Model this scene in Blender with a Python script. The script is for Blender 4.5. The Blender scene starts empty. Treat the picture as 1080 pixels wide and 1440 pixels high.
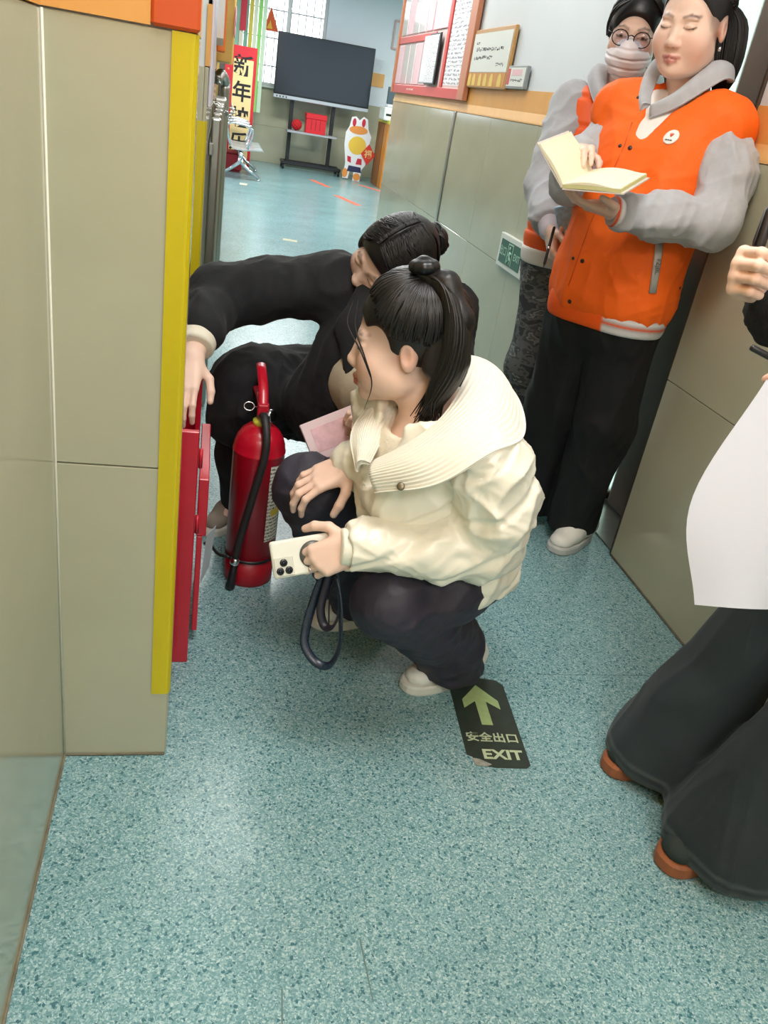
import bpy, bmesh, math, random
import numpy as np
from mathutils import Vector, Matrix

random.seed(7)
SC = bpy.context.scene
COL = SC.collection

# ------------------------------------------------------------------ camera
# corridor axes: X to the right, Y along the corridor, Z up (metres); the phone was held at 1.25 m
RIGHT = Vector((0.97261, -0.17415, 0.15395))
UP = Vector((-0.05494, 0.47129, 0.88026))
FWD = Vector((0.22585, 0.86461, -0.44882))
cam_d = bpy.data.cameras.new('camera')
cam_d.sensor_fit = 'VERTICAL'; cam_d.sensor_height = 24.0; cam_d.sensor_width = 18.0
cam_d.lens = 1137.0 / 1440.0 * 24.0
cam_d.clip_start = 0.02; cam_d.clip_end = 200
cam_o = bpy.data.objects.new('camera', cam_d); COL.objects.link(cam_o)
m3 = Matrix((RIGHT, UP, -FWD)).transposed()
cam_o.matrix_world = Matrix.Translation((0, 0, 1.25)) @ m3.to_4x4()
SC.camera = cam_o

# ------------------------------------------------------------------ colour management
SC.view_settings.view_transform = 'Standard'
SC.view_settings.look = 'None'
SC.view_settings.exposure = 0.25
SC.view_settings.gamma = 1.0
SC.view_settings.use_curve_mapping = False
try:
    SC.cycles.use_denoising = True
    SC.cycles.max_bounces = 8; SC.cycles.diffuse_bounces = 4; SC.cycles.glossy_bounces = 2
    SC.cycles.transparent_max_bounces = 12
    SC.cycles.sample_clamp_indirect = 6.0
    SC.cycles.caustics_reflective = False; SC.cycles.caustics_refractive = False
except Exception:
    pass

# ------------------------------------------------------------------ sky (overcast daylight)
W = bpy.data.worlds.new('sky'); SC.world = W; W.use_nodes = True
bgn = W.node_tree.nodes['Background']
bgn.inputs[0].default_value = (0.90, 0.95, 1.0, 1); bgn.inputs[1].default_value = 2.6

# ceiling lamps, the first an added frontal fill (the panels themselves are built with the ceiling): (x, y, size x, size y, watts)
CEIL_Z = 2.75
LAMPS = [(0.42, -1.35, 1.15, 0.95, 36.0), (0.30, 0.95, 0.85, 0.95, 25.0), (0.58, 3.6, 0.95, 0.95, 11.0), (0.62, 6.0, 0.95, 0.95, 30.0),
         (0.9, 9.0, 1.15, 0.55, 50.0), (0.9, 12.3, 1.15, 0.55, 54.0), (3.6, 9.0, 1.15, 0.55, 50.0),
         (3.6, 12.3, 1.15, 0.55, 50.0), (-1.6, 10.5, 1.15, 0.55, 48.0)]
for i, (lx, ly, sx, sy, wt) in enumerate(LAMPS):
    ld = bpy.data.lights.new('panel_light', 'AREA'); ld.shape = 'RECTANGLE'; ld.size = sx; ld.size_y = sy
    ld.energy = wt; ld.color = (0.97, 0.99, 1.0)
    lo = bpy.data.objects.new('panel_light', ld); COL.objects.link(lo); lo.location = (lx, ly, CEIL_Z - 0.03)

# ------------------------------------------------------------------ materials
def lin(c):
    out = []
    for v in c[:3]:
        v = v / 255.0
        out.append(v / 12.92 if v <= 0.04045 else ((v + 0.055) / 1.055) ** 2.4)
    return tuple(out) + (1.0,)

MATS = {}
def mat(name, rgb, rough=0.5, metal=0.0, spec=0.5, var=0.0, vscale=8.0, bump=0.0, bscale=60.0, sheen=0.0,
        coat=0.0, vcol=False, emit=None, stretch=None, sss=0.0, rvar=0.0, fold=None):
    if name in MATS: return MATS[name]
    m = bpy.data.materials.new(name); m.use_nodes = True
    nt = m.node_tree; N = nt.nodes; L = nt.links
    b = N['Principled BSDF']
    c = lin(rgb)
    b.inputs['Base Color'].default_value = c
    b.inputs['Roughness'].default_value = rough; b.inputs['Metallic'].default_value = metal
    b.inputs['Specular IOR Level'].default_value = spec
    b.inputs['Sheen Weight'].default_value = sheen; b.inputs['Coat Weight'].default_value = coat
    b.inputs['Coat Roughness'].default_value = 0.1
    tc = N.new('ShaderNodeTexCoord')
    src = tc.outputs['Object']
    if stretch:
        mp = N.new('ShaderNodeMapping'); mp.inputs['Scale'].default_value = stretch
        L.new(src, mp.inputs['Vector']); src = mp.outputs['Vector']
    col = None
    if vcol:
        a = N.new('ShaderNodeAttribute'); a.attribute_name = 'Col'; col = a.outputs['Color']
    if var > 0:
        nz = N.new('ShaderNodeTexNoise'); nz.inputs['Scale'].default_value = vscale; nz.inputs['Detail'].default_value = 5
        L.new(src, nz.inputs['Vector'])
        mr = N.new('ShaderNodeMapRange'); mr.inputs[1].default_value = 0.3; mr.inputs[2].default_value = 0.7
        mr.inputs[3].default_value = 1 - var; mr.inputs[4].default_value = 1 + var
        L.new(nz.outputs['Fac'], mr.inputs[0])
        mx = N.new('ShaderNodeMix'); mx.data_type = 'RGBA'; mx.blend_type = 'MULTIPLY'; mx.inputs[0].default_value = 1
        if col: L.new(col, mx.inputs[6])
        else: mx.inputs[6].default_value = c
        L.new(mr.outputs[0], mx.inputs[7]); col = mx.outputs[2]
        if rvar:
            m2 = N.new('ShaderNodeMapRange'); m2.inputs[3].default_value = max(0.02, rough - rvar); m2.inputs[4].default_value = rough + rvar
            L.new(nz.outputs['Fac'], m2.inputs[0]); L.new(m2.outputs[0], b.inputs['Roughness'])
    if col: L.new(col, b.inputs['Base Color'])
    if bump > 0:
        n2 = N.new('ShaderNodeTexNoise'); n2.inputs['Scale'].default_value = bscale; n2.inputs['Detail'].default_value = 3
        L.new(src, n2.inputs['Vector'])
        bp = N.new('ShaderNodeBump'); bp.inputs['Strength'].default_value = bump; bp.inputs['Distance'].default_value = 0.004
        L.new(n2.outputs['Fac'], bp.inputs['Height']); L.new(bp.outputs['Normal'], b.inputs['Normal'])
    if fold:      # creases in the cloth: (scale, depth, stretch)
        n4 = N.new('ShaderNodeTexNoise'); n4.noise_type = 'RIDGED_MULTIFRACTAL'; n4.inputs['Scale'].default_value = fold[0]; n4.inputs['Detail'].default_value = 3; n4.inputs['Roughness'].default_value = 0.5; n4.inputs['Distortion'].default_value = 0.6
        mq = N.new('ShaderNodeMapping'); mq.inputs['Scale'].default_value = fold[2]; L.new(tc.outputs['Object'], mq.inputs['Vector']); L.new(mq.outputs['Vector'], n4.inputs['Vector'])
        bq = N.new('ShaderNodeBump'); bq.inputs['Strength'].default_value = 1.0; bq.inputs['Distance'].default_value = fold[1]
        L.new(n4.outputs['Fac'], bq.inputs['Height'])
        if bump > 0: L.new(bp.outputs['Normal'], bq.inputs['Normal'])
        L.new(bq.outputs['Normal'], b.inputs['Normal'])
    if sss > 0:
        b.inputs['Subsurface Weight'].default_value = sss
        b.inputs['Subsurface Radius'].default_value = (0.012, 0.005, 0.003); b.inputs['Subsurface Scale'].default_value = 0.5
    if emit:
        b.inputs['Emission Color'].default_value = lin(emit[0]); b.inputs['Emission Strength'].default_value = emit[1]
    MATS[name] = m
    return m

def glass_mat(name, tint, gloss=0.12, frost=0.0):
    if name in MATS: return MATS[name]
    m = bpy.data.materials.new(name); m.use_nodes = True
    nt = m.node_tree; N = nt.nodes; L = nt.links
    for n in list(N):
        if n.type != 'OUTPUT_MATERIAL': N.remove(n)
    out = [n for n in N if n.type == 'OUTPUT_MATERIAL'][0]
    tr = N.new('ShaderNodeBsdfTransparent'); tr.inputs[0].default_value = lin(tint)
    gl = N.new('ShaderNodeBsdfGlossy'); gl.inputs['Roughness'].default_value = 0.03
    lw = N.new('ShaderNodeLayerWeight'); pw = N.new('ShaderNodeMath'); pw.operation = 'POWER'; pw.inputs[1].default_value = 5.0
    L.new(lw.outputs['Facing'], pw.inputs[0])
    ma = N.new('ShaderNodeMath'); ma.operation = 'MULTIPLY_ADD'; ma.inputs[1].default_value = 0.6; ma.inputs[2].default_value = 0.03
    L.new(pw.outputs[0], ma.inputs[0])
    mx = N.new('ShaderNodeMixShader'); L.new(ma.outputs[0], mx.inputs[0])
    if frost > 0:
        tl = N.new('ShaderNodeBsdfTranslucent'); tl.inputs[0].default_value = lin(tint)
        m2 = N.new('ShaderNodeMixShader'); m2.inputs[0].default_value = frost
        L.new(tr.outputs[0], m2.inputs[1]); L.new(tl.outputs[0], m2.inputs[2]); L.new(m2.outputs[0], mx.inputs[1])
    else:
        L.new(tr.outputs[0], mx.inputs[1])
    L.new(gl.outputs[0], mx.inputs[2]); L.new(mx.outputs[0], out.inputs['Surface'])
    MATS[name] = m
    return m

# ------------------------------------------------------------------ object helpers
WLOC = {}          # world translation of every object (no rotations are used on roots)
def wl(o): return WLOC.get(o.name, Vector((0, 0, 0)))

def link(o, parent, world):
    COL.objects.link(o)
    if parent is not None:
        o.parent = parent; o.location = world - wl(parent)
    else:
        o.location = world
    WLOC[o.name] = Vector(world)

def tag(o, label=None, cat=None, group=None, kind=None):
    if label: o['label'] = label
    if cat: o['category'] = cat
    if group: o['group'] = group
    if kind: o['kind'] = kind
    return o

def thing(name, loc, label, cat, group=None, kind=None):
    o = bpy.data.objects.new(name, None); o.empty_display_size = 0.05
    link(o, None, Vector(loc)); return tag(o, label, cat, group, kind)

def fast_mesh(name, V, quads=None, tris=None):
    me = bpy.data.meshes.new(name)
    V = np.asarray(V, np.float32)
    q = np.zeros((0, 4), np.int32) if quads is None else np.asarray(quads, np.int32)
    t = np.zeros((0, 3), np.int32) if tris is None else np.asarray(tris, np.int32)
    me.vertices.add(len(V)); me.vertices.foreach_set('co', V.ravel())
    idx = np.concatenate([q.ravel(), t.ravel()])
    me.loops.add(len(idx)); me.loops.foreach_set('vertex_index', idx)
    st = np.concatenate([np.arange(len(q)) * 4, len(q) * 4 + np.arange(len(t)) * 3]).astype(np.int32)
    me.polygons.add(len(st)); me.polygons.foreach_set('loop_start', st)
    me.update(calc_edges=True); me.validate()
    return me

def mk(name, V, F, m, parent=None, smooth=False, base=True, cols=None, kind=None):
    """one mesh object from world-space verts; its origin goes to the bottom centre (things) or bbox centre (parts)"""
    V = np.asarray(V, np.float64).reshape(-1, 3)
    lo = V.min(0); hi = V.max(0); o3 = (lo + hi) / 2
    if parent is None and base: o3[2] = lo[2]
    if isinstance(F, np.ndarray):
        me = fast_mesh(name, V - o3, F if F.shape[1] == 4 else None, F if F.shape[1] == 3 else None)
    else:
        me = bpy.data.meshes.new(name); me.from_pydata((V - o3).tolist(), [], [list(map(int, f)) for f in F]); me.update()
    if cols is not None:
        at = me.attributes.new('Col', 'FLOAT_COLOR', 'POINT')
        c4 = np.ones((len(V), 4), np.float32); c4[:, :3] = cols[:, :3]; at.data.foreach_set('color', c4.ravel())
    if m is not None:
        if isinstance(m, (list, tuple)):
            for q in m: me.materials.append(q)
        else: me.materials.append(m)
    if smooth: me.polygons.foreach_set('use_smooth', np.ones(len(me.polygons), bool))
    o = bpy.data.objects.new(name, me)
    link(o, parent, Vector(o3))
    if kind: o['kind'] = kind
    return o

def dup(o, world, parent='same'):
    c = o.copy(); COL.objects.link(c)
    p = o.parent if parent == 'same' else parent
    c.parent = p
    c.location = Vector(world) - (wl(p) if p else Vector((0, 0, 0)))
    WLOC[c.name] = Vector(world)
    return c

def from_bm(name, bm, m, parent=None, smooth=False, base=True):
    bm.normal_update()
    bm.verts.index_update()
    V = [v.co[:] for v in bm.verts]; F = [[v.index for v in f.verts] for f in bm.faces]
    bm.free()
    return mk(name, V, F, m, parent, smooth, base)

def rbox(name, lo, hi, m, parent=None, bev=0.003, seg=1, M=None, smooth=False):
    """box with rounded edges between two corners; M optionally turns it about its centre"""
    lo = Vector(lo); hi = Vector(hi); c = (lo + hi) / 2; h = (hi - lo) / 2
    bm = bmesh.new(); bmesh.ops.create_cube(bm, size=2.0)
    for v in bm.verts: v.co = Vector((v.co.x * h.x, v.co.y * h.y, v.co.z * h.z))
    if bev > 0:
        bmesh.ops.bevel(bm, geom=bm.edges[:], offset=min(bev, 0.49 * min(abs(h.x), abs(h.y), abs(h.z)) * 2), segments=seg, profile=0.5, affect='EDGES')
    for v in bm.verts:
        v.co = (M @ v.co if M is not None else v.co) + c
    return from_bm(name, bm, m, parent, smooth)

def sweep(path, rad, sides=8, flat=None, closed=False, cap=True, up=None):
    """verts/faces of a tube; rad scalar or list; flat=(w,h) multipliers of the section"""
    P = [Vector(p) for p in path]; n = len(P)
    R = [rad] * n if np.isscalar(rad) else list(rad)
    V = []; F = []
    T = []
    for i in range(n):
        a = P[(i - 1) % n] if (closed or i > 0) else P[i]; b = P[(i + 1) % n] if (closed or i < n - 1) else P[i]
        t = (b - a); T.append(t.normalized() if t.length > 1e-9 else Vector((0, 0, 1)))
    u = Vector(up) if up is not None else (Vector((0, 0, 1)) if abs(T[0].z) < 0.9 else Vector((1, 0, 0)))
    nrm = (u - T[0] * u.dot(T[0])).normalized()
    for i in range(n):
        if up is not None:
            q = u - T[i] * u.dot(T[i])
            if q.length > 1e-4: nrm = q.normalized()
        else:
            nrm = (nrm - T[i] * nrm.dot(T[i])); nrm = nrm.normalized() if nrm.length > 1e-6 else T[i].orthogonal().normalized()
        bn = T[i].cross(nrm)
        fw, fh = flat if flat else (1, 1)
        for k in range(sides):
            a = 2 * math.pi * k / sides
            V.append((P[i] + (bn * math.cos(a) * fw + nrm * math.sin(a) * fh) * R[i])[:])
    m = n if closed else n - 1
    for i in range(m):
        for k in range(sides):
            a = i * sides + k; b = i * sides + (k + 1) % sides; c = ((i + 1) % n) * sides + (k + 1) % sides; d = ((i + 1) % n) * sides + k
            F.append((a, b, c, d))
    if cap and not closed:
        F.append(tuple(range(sides - 1, -1, -1))); F.append(tuple((n - 1) * sides + k for k in range(sides)))
    return V, F

def tube(name, path, rad, m, parent=None, sides=10, smooth=True, **kw):
    V, F = sweep(path, rad, sides, **kw)
    return mk(name, V, F, m, parent, smooth)

def merge(parts):
    V = []; F = []
    for v, f in parts:
        o = len(V); V += [tuple(p) for p in v]; F += [tuple(i + o for i in q) for q in f]
    return V, F

def spline(pts, n=24):
    """Catmull-Rom through points"""
    P = [np.array(p, float) for p in pts]; P = [2 * P[0] - P[1]] + P + [2 * P[-1] - P[-2]]
    out = []; seg = len(P) - 3
    for i in range(n):
        t = i / (n - 1) * seg; k = min(int(t), seg - 1); t -= k
        a, b, c, d = P[k:k + 4]
        out.append(0.5 * ((2 * b) + (-a + c) * t + (2 * a - 5 * b + 4 * c - d) * t * t + (-a + 3 * b - 3 * c + d) * t ** 3))
    return out

def lathe(name, prof, origin, m, parent=None, segs=40, axis=None, smooth=True):
    """profile of (r, z) spun about an axis"""
    V = []; F = []; n = len(prof)
    A = Vector(axis).normalized() if axis else Vector((0, 0, 1))
    X = A.orthogonal().normalized(); Y = A.cross(X); o = Vector(origin)
    for r, z in prof:
        for k in range(segs):
            a = 2 * math.pi * k / segs
            V.append((o + A * z + X * math.cos(a) * r + Y * math.sin(a) * r)[:])
    for i in range(n - 1):
        for k in range(segs):
            F.append((i * segs + k, i * segs + (k + 1) % segs, (i + 1) * segs + (k + 1) % segs, (i + 1) * segs + k))
    F.append(tuple(range(segs - 1, -1, -1))); F.append(tuple((n - 1) * segs + k for k in range(segs)))
    return mk(name, V, F, m, parent, smooth)

def plate(name, outline, o, ax, ay, thick, m, parent=None, bev=0.0):
    """flat outline (list of 2D points) standing on axes ax, ay through o, extruded along ax x ay"""
    ax = Vector(ax).normalized(); ay = Vector(ay).normalized(); nz = ax.cross(ay).normalized(); o = Vector(o)
    n = len(outline); V = []
    for s in (0, thick):
        for x, y in outline: V.append((o + ax * x + ay * y + nz * s)[:])
    F = [tuple(range(n - 1, -1, -1)), tuple(range(n, 2 * n))]
    for i in range(n): F.append((i, (i + 1) % n, n + (i + 1) % n, n + i))
    return mk(name, V, F, m, parent)

def text(name, s, size, o, ax, ay, m, parent, depth=0.0006, align='CENTER', bold=0.0, sx=1.0):
    cu = bpy.data.curves.new('txt', 'FONT'); cu.body = s; cu.size = size; cu.align_x = align; cu.align_y = 'CENTER'
    cu.extrude = depth / 2; cu.offset = bold
    t = bpy.data.objects.new('txt', cu); COL.objects.link(t)
    dg = bpy.context.evaluated_depsgraph_get()
    me = bpy.data.meshes.new_from_object(t.evaluated_get(dg))
    V = np.array([v.co[:] for v in me.vertices]).reshape(-1, 3); F = [tuple(p.vertices) for p in me.polygons]
    bpy.data.objects.remove(t); bpy.data.curves.remove(cu); bpy.data.meshes.remove(me)
    ax = Vector(ax).normalized(); ay = Vector(ay).normalized(); nz = ax.cross(ay)
    B = np.array([ax[:], ay[:], nz[:]])
    V[:, 0] *= sx
    return mk(name, V @ B + np.array(o), F, m, parent)

# ================================================================== THE SETTING
def floor_mat():
    m = bpy.data.materials.new('speckled_vinyl'); m.use_nodes = True
    nt = m.node_tree; N = nt.nodes; L = nt.links; b = N['Principled BSDF']
    tc = N.new('ShaderNodeTexCoord')
    g = N.new('ShaderNodeNewGeometry')
    v1 = N.new('ShaderNodeTexVoronoi'); v1.inputs['Scale'].default_value = 360
    v2 = N.new('ShaderNodeTexVoronoi'); v2.inputs['Scale'].default_value = 230
    dn = N.new('ShaderNodeTexNoise'); dn.inputs['Scale'].default_value = 160; dn.inputs['Detail'].default_value = 2
    ad = N.new('ShaderNodeVectorMath'); ad.operation = 'MULTIPLY_ADD'; ad.inputs[1].default_value = (0.006,) * 3
    L.new(dn.outputs['Color'], ad.inputs[0]); L.new(g.outputs['Position'], ad.inputs[2]); L.new(g.outputs['Position'], dn.inputs['Vector'])
    L.new(ad.outputs[0], v1.inputs['Vector']); L.new(ad.outputs[0], v2.inputs['Vector'])
    s1 = N.new('ShaderNodeSeparateColor'); L.new(v1.outputs['Color'], s1.inputs[0])
    s2 = N.new('ShaderNodeSeparateColor'); L.new(v2.outputs['Color'], s2.inputs[0])
    r1 = N.new('ShaderNodeValToRGB'); r1.color_ramp.interpolation = 'CONSTANT'
    e = r1.color_ramp.elements
    e[0].position = 0; e[0].color = lin((100, 144, 147)); e[1].position = 0.16; e[1].color = lin((116, 158, 160))
    for p, c in ((0.45, (138, 174, 176)), (0.72, (160, 191, 191)), (0.92, (182, 207, 207))):
        q = e.new(p); q.color = lin(c)
    L.new(s1.outputs[0], r1.inputs[0])
    r2 = N.new('ShaderNodeValToRGB'); r2.color_ramp.interpolation = 'CONSTANT'
    e = r2.color_ramp.elements
    e[0].position = 0; e[0].color = (0, 0, 0, 1); e[1].position = 0.93; e[1].color = (1, 1, 1, 1)
    L.new(s2.outputs[1], r2.inputs[0])
    mx = N.new('ShaderNodeMix'); mx.data_type = 'RGBA'; mx.inputs[7].default_value = lin((70, 116, 124))
    L.new(r2.outputs[0], mx.inputs[0]); L.new(r1.outputs[0], mx.inputs[6])
    # worn, slightly dirty cast at a larger scale
    n3 = N.new('ShaderNodeTexNoise'); n3.inputs['Scale'].default_value = 2.2; n3.inputs['Detail'].default_value = 4
    L.new(g.outputs['Position'], n3.inputs['Vector'])
    mr = N.new('ShaderNodeMapRange'); mr.inputs[1].default_value = 0.3; mr.inputs[2].default_value = 0.7; mr.inputs[3].default_value = 0.83; mr.inputs[4].default_value = 0.99
    L.new(n3.outputs['Fac'], mr.inputs[0])
    m2 = N.new('ShaderNodeMix'); m2.data_type = 'RGBA'; m2.blend_type = 'MULTIPLY'; m2.inputs[0].default_value = 1
    L.new(mx.outputs[2], m2.inputs[6]); L.new(mr.outputs[0], m2.inputs[7]); L.new(m2.outputs[2], b.inputs['Base Color'])
    b.inputs['Roughness'].default_value = 0.24; b.inputs['Specular IOR Level'].default_value = 0.5
    bp = N.new('ShaderNodeBump'); bp.inputs['Strength'].default_value = 0.06; bp.inputs['Distance'].default_value = 0.002
    L.new(dn.outputs['Fac'], bp.inputs['Height']); L.new(bp.outputs['Normal'], b.inputs['Normal'])
    return m
M_FLOOR = floor_mat()
M_TILE = mat('beige_tile', (181, 178, 153), rough=0.12, var=0.05, vscale=2.5, bump=0.03, bscale=7, rvar=0.05, stretch=(1, 1, 1.6))
M_GROUT = mat('grout', (150, 144, 122), rough=0.9)
M_WHITE = mat('white_paint', (216, 222, 224), rough=0.75, var=0.02, vscale=3)
M_BAND = mat('orange_band_paint', (226, 166, 88), rough=0.45, var=0.05, vscale=9)
M_BAND2 = mat('pale_and_lit_orange', (240, 188, 120), rough=0.4, var=0.04, vscale=9)  # pillar side trim, and painted light on the sloping band foot
M_DKOR = mat('dark_orange_paint', (206, 84, 30), rough=0.4, var=0.08, vscale=14)
M_STEEL = mat('stainless_steel', (176, 176, 170), rough=0.28, metal=1.0, var=0.08, vscale=20, stretch=(1, 1, 0.05))
M_CHROME = mat('chrome', (215, 217, 220), rough=0.12, metal=1.0)
M_DARKFR = mat('dark_bronze_frame', (92, 80, 70), rough=0.35, metal=0.6, var=0.1, vscale=12)
M_BLACK = mat('black_plastic', (22, 22, 24), rough=0.4)
M_PAPER = mat('white_paper', (222, 224, 231), rough=0.7)
M_DIRT = mat('old_caulk', (120, 112, 92), rough=0.9, var=0.3, vscale=30)

fl = rbox('floor', (-3.2, -2.2, -0.12), (1.6, 15.2, -0.002), mat('floor_screed', (196, 208, 204), rough=0.8), bev=0); tag(fl, kind='structure')
edges = [-2.2, -0.46, 1.545, 3.55, 5.5, 7.45, 9.55, 11.55, 13.55, 15.2]
for a, b_ in zip(edges[:-1], edges[1:]):
    V = []
    for x in (-3.2, 1.6 if b_ < 7.4 else 6.2):
        for y in (a + 0.0011, b_ - 0.0011):
            for z in (-0.002, 0.0): V.append((x, y, z))
    mk('vinyl_sheet', V, [(0, 2, 3, 1), (4, 5, 7, 6), (0, 1, 5, 4), (2, 6, 7, 3), (1, 3, 7, 5), (0, 4, 6, 2)], M_FLOOR, fl)

tag(rbox('floor_hall', (1.6, 7.45, -0.12), (6.2, 15.2, -0.002), MATS['floor_screed'], bev=0), kind='structure')
tag(rbox('ground_outside', (1.6, -6, -0.16), (9, 7.2, -0.122), mat('pale_paving', (214, 222, 214), rough=0.8, var=0.1), bev=0), kind='structure')
cl = rbox('ceiling', (-3.2, -2.2, CEIL_Z), (1.6, 15.2, CEIL_Z + 0.1), M_WHITE, bev=0); tag(cl, kind='structure')
tag(rbox('ceiling_hall', (1.6, 7.2, CEIL_Z), (6.2, 15.2, CEIL_Z + 0.1), M_WHITE, bev=0), kind='structure')
M_LAMP = mat('lamp_diffuser', (255, 252, 245), rough=0.5, emit=((255, 250, 240), 2.2))
M_LAMPF = mat('lamp_frame', (225, 225, 225), rough=0.4)
for (lx, ly, sx, sy, wt), ww in zip(LAMPS, ['added behind the camera as frontal fill', 'over the floor exit sticker', 'above the two teachers by the door', 'at the hall end of the corridor', 'over the middle of the hall', 'near the television', 'over the right side of the hall', 'by the far right hall wall', 'over the left side of the hall']):
    t = thing('ceiling_light', (lx, ly, CEIL_Z), 'flat white ceiling panel lamp ' + ww, 'ceiling light', 'ceiling panel lamps')
    rbox('frame', (lx - sx / 2 - 0.03, ly - sy / 2 - 0.03, CEIL_Z - 0.02), (lx + sx / 2 + 0.03, ly + sy / 2 + 0.03, CEIL_Z), M_LAMPF, t)
    rbox('diffuser', (lx - sx / 2, ly - sy / 2, CEIL_Z - 0.024), (lx + sx / 2, ly + sy / 2, CEIL_Z - 0.019), M_LAMP, t, bev=0)

def struct(name, lo, hi, m, bev=0.0):
    o = rbox(name, lo, hi, m, bev=bev); return tag(o, kind='structure')

def tiles(wall, axis, plane, a0, a1, z0, z1, w, h, into, gap=0.0012, th=0.009):
    """separate tiles on a wall face; axis 'y': the face is x=plane, runs in y; axis 'x': face y=plane, runs in x; into = +1/-1 side of the wall body"""
    na = max(1, round((a1 - a0) / w)); nz = max(1, round((z1 - z0) / h)); w = (a1 - a0) / na; h = (z1 - z0) / nz
    first = None
    for i in range(na):
        for k in range(nz):
            c_a = a0 + (i + .5) * w; c_z = z0 + (k + .5) * h
            c = Vector((plane + into * th / 2, c_a, c_z)) if axis == 'y' else Vector((c_a, plane + into * th / 2, c_z))
            if first is None:
                hx = Vector((th / 2, w / 2 - gap, h / 2 - gap)) if axis == 'y' else Vector((w / 2 - gap, th / 2, h / 2 - gap))
                first = rbox('tile', c - hx, c + hx, M_TILE, wall, bev=0.0012)
            else:
                dup(first, c)

# --- left side: near wall, the projecting pillar with the niche behind it, and the wall after it
wl_ = struct('wall_left', (-0.43, -2.2, 0), (-0.239, 1.268, CEIL_Z), M_GROUT)
tiles(wl_, 'y', -0.23, -2.2, 1.276, 0, 1.288, 1.74, 1.288, -1)
struct('trim_1', (-0.2395, -2.2, 1.289), (-0.229, 1.276, CEIL_Z), M_BAND)
wp = struct('wall_pillar', (-0.43, 1.287, 0), (-0.043, 1.50, CEIL_Z), M_WHITE)
tiles(wp, 'x', 1.278, -0.23, -0.0345, 0, 1.288, 0.3, 0.644, +1)
tiles(wp, 'y', -0.034, 1.2885, 1.50, 0, 1.288, 0.3, 0.644, -1)
struct('trim_2', (-0.229, 1.276, 1.2895), (-0.094, 1.287, 1.62), M_BAND)
struct('trim_3', (-0.0935, 1.272, 1.2895), (-0.030, 1.30, 1.66), M_DKOR, bev=0.004)
struct('trim_4', (-0.043, 1.3005, 1.2895), (-0.033, 1.50, 1.40), M_BAND2)
struct('wall_niche', (-0.43, 1.50, 0), (-0.30, 2.36, CEIL_Z), M_TILE)
wa = struct('wall_corridor_left', (-0.43, 2.36, 0), (-0.04, 6.9, CEIL_Z), M_WHITE)
tiles(wa, 'x', 2.351, -0.30, -0.0395, 0, 1.255, 0.3, 0.63, +1)
tiles(wa, 'y', -0.031, 2.3515, 6.9, 0, 1.255, 0.8, 0.63, -1)
struct('trim_5', (-0.04, 2.352, 1.256), (-0.029, 6.9, 1.39), M_BAND)

# skirting grime / caulk in the corner between the near wall and the pillar
tube('trim_6', [(-0.2285, 1.2765, 0.002), (-0.2285, 1.2765, 1.287)], 0.0022, mat('white_caulk', (222, 218, 200), rough=0.6), sides=6); tag(bpy.data.objects['trim_6'], kind='structure')

# --- right side: wall with the glass door
wr = struct('wall_right', (1.394, -2.2, 0), (1.60, 2.188, CEIL_Z), M_WHITE)
tiles(wr, 'y', 1.385, -2.2, 2.188, 0, 1.255, 0.88, 0.63, +1)
wr2 = struct('wall_right_far', (1.394, 3.06, 0), (1.60, 7.30, CEIL_Z), M_WHITE)
tiles(wr2, 'y', 1.385, 3.06, 5.236, 0, 1.255, 0.73, 0.63, +1)
tiles(wr2, 'y', 1.385, 5.284, 7.30, 0, 1.255, 0.68, 0.63, +1)
tiles(wr2, 'x', 7.309, 1.385, 1.60, 0, 1.255, 0.3, 0.63, -1)
struct('wall_over_door', (1.394, 2.188, 2.25), (1.60, 3.06, CEIL_Z), M_WHITE)
tag(rbox('trim_7', (1.379, 5.238, 0.0), (1.392, 5.282, 1.255), M_STEEL, bev=0.003), kind='structure')
for nm, y0, y1 in (('trim_8', -2.2, 2.188), ('trim_9', 3.06, 7.30)):
    # orange painted band; its foot slopes out over the tile edge, light on it put into a paler colour
    prof = [(1.396, 1.2555), (1.383, 1.2555), (1.383, 1.262), (1.3905, 1.300), (1.3915, 1.39), (1.396, 1.39)]
    V = [(x, y, z) for y in (y0, y1) for x, z in prof]; n = len(prof)
    F = [tuple(range(n)), tuple(range(2 * n - 1, n - 1, -1))] + [(i, n + i, n + (i + 1) % n, (i + 1) % n) for i in range(n)]
    o = mk(nm, V, F, [M_BAND, M_BAND2]); tag(o, kind='structure')
    o.data.polygons[2 + 2].material_index = 1; o.data.polygons[2 + 1].material_index = 1
# caulk line between floor and right wall
tag(tube('trim_10', [(1.3835, -2.2, 0.003), (1.3835, 2.187, 0.003)], 0.0035, M_DIRT, sides=6), kind='structure')
tag(tube('trim_11', [(-0.2285, -2.2, 0.003), (-0.2285, 1.275, 0.003), (-0.036, 1.2765, 0.003)], 0.003, M_DIRT, sides=6), kind='structure')
tag(tube('trim_12', [(1.3835, 3.065, 0.003), (1.3835, 7.3, 0.003)], 0.0035, M_DIRT, sides=6), kind='structure')

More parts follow.
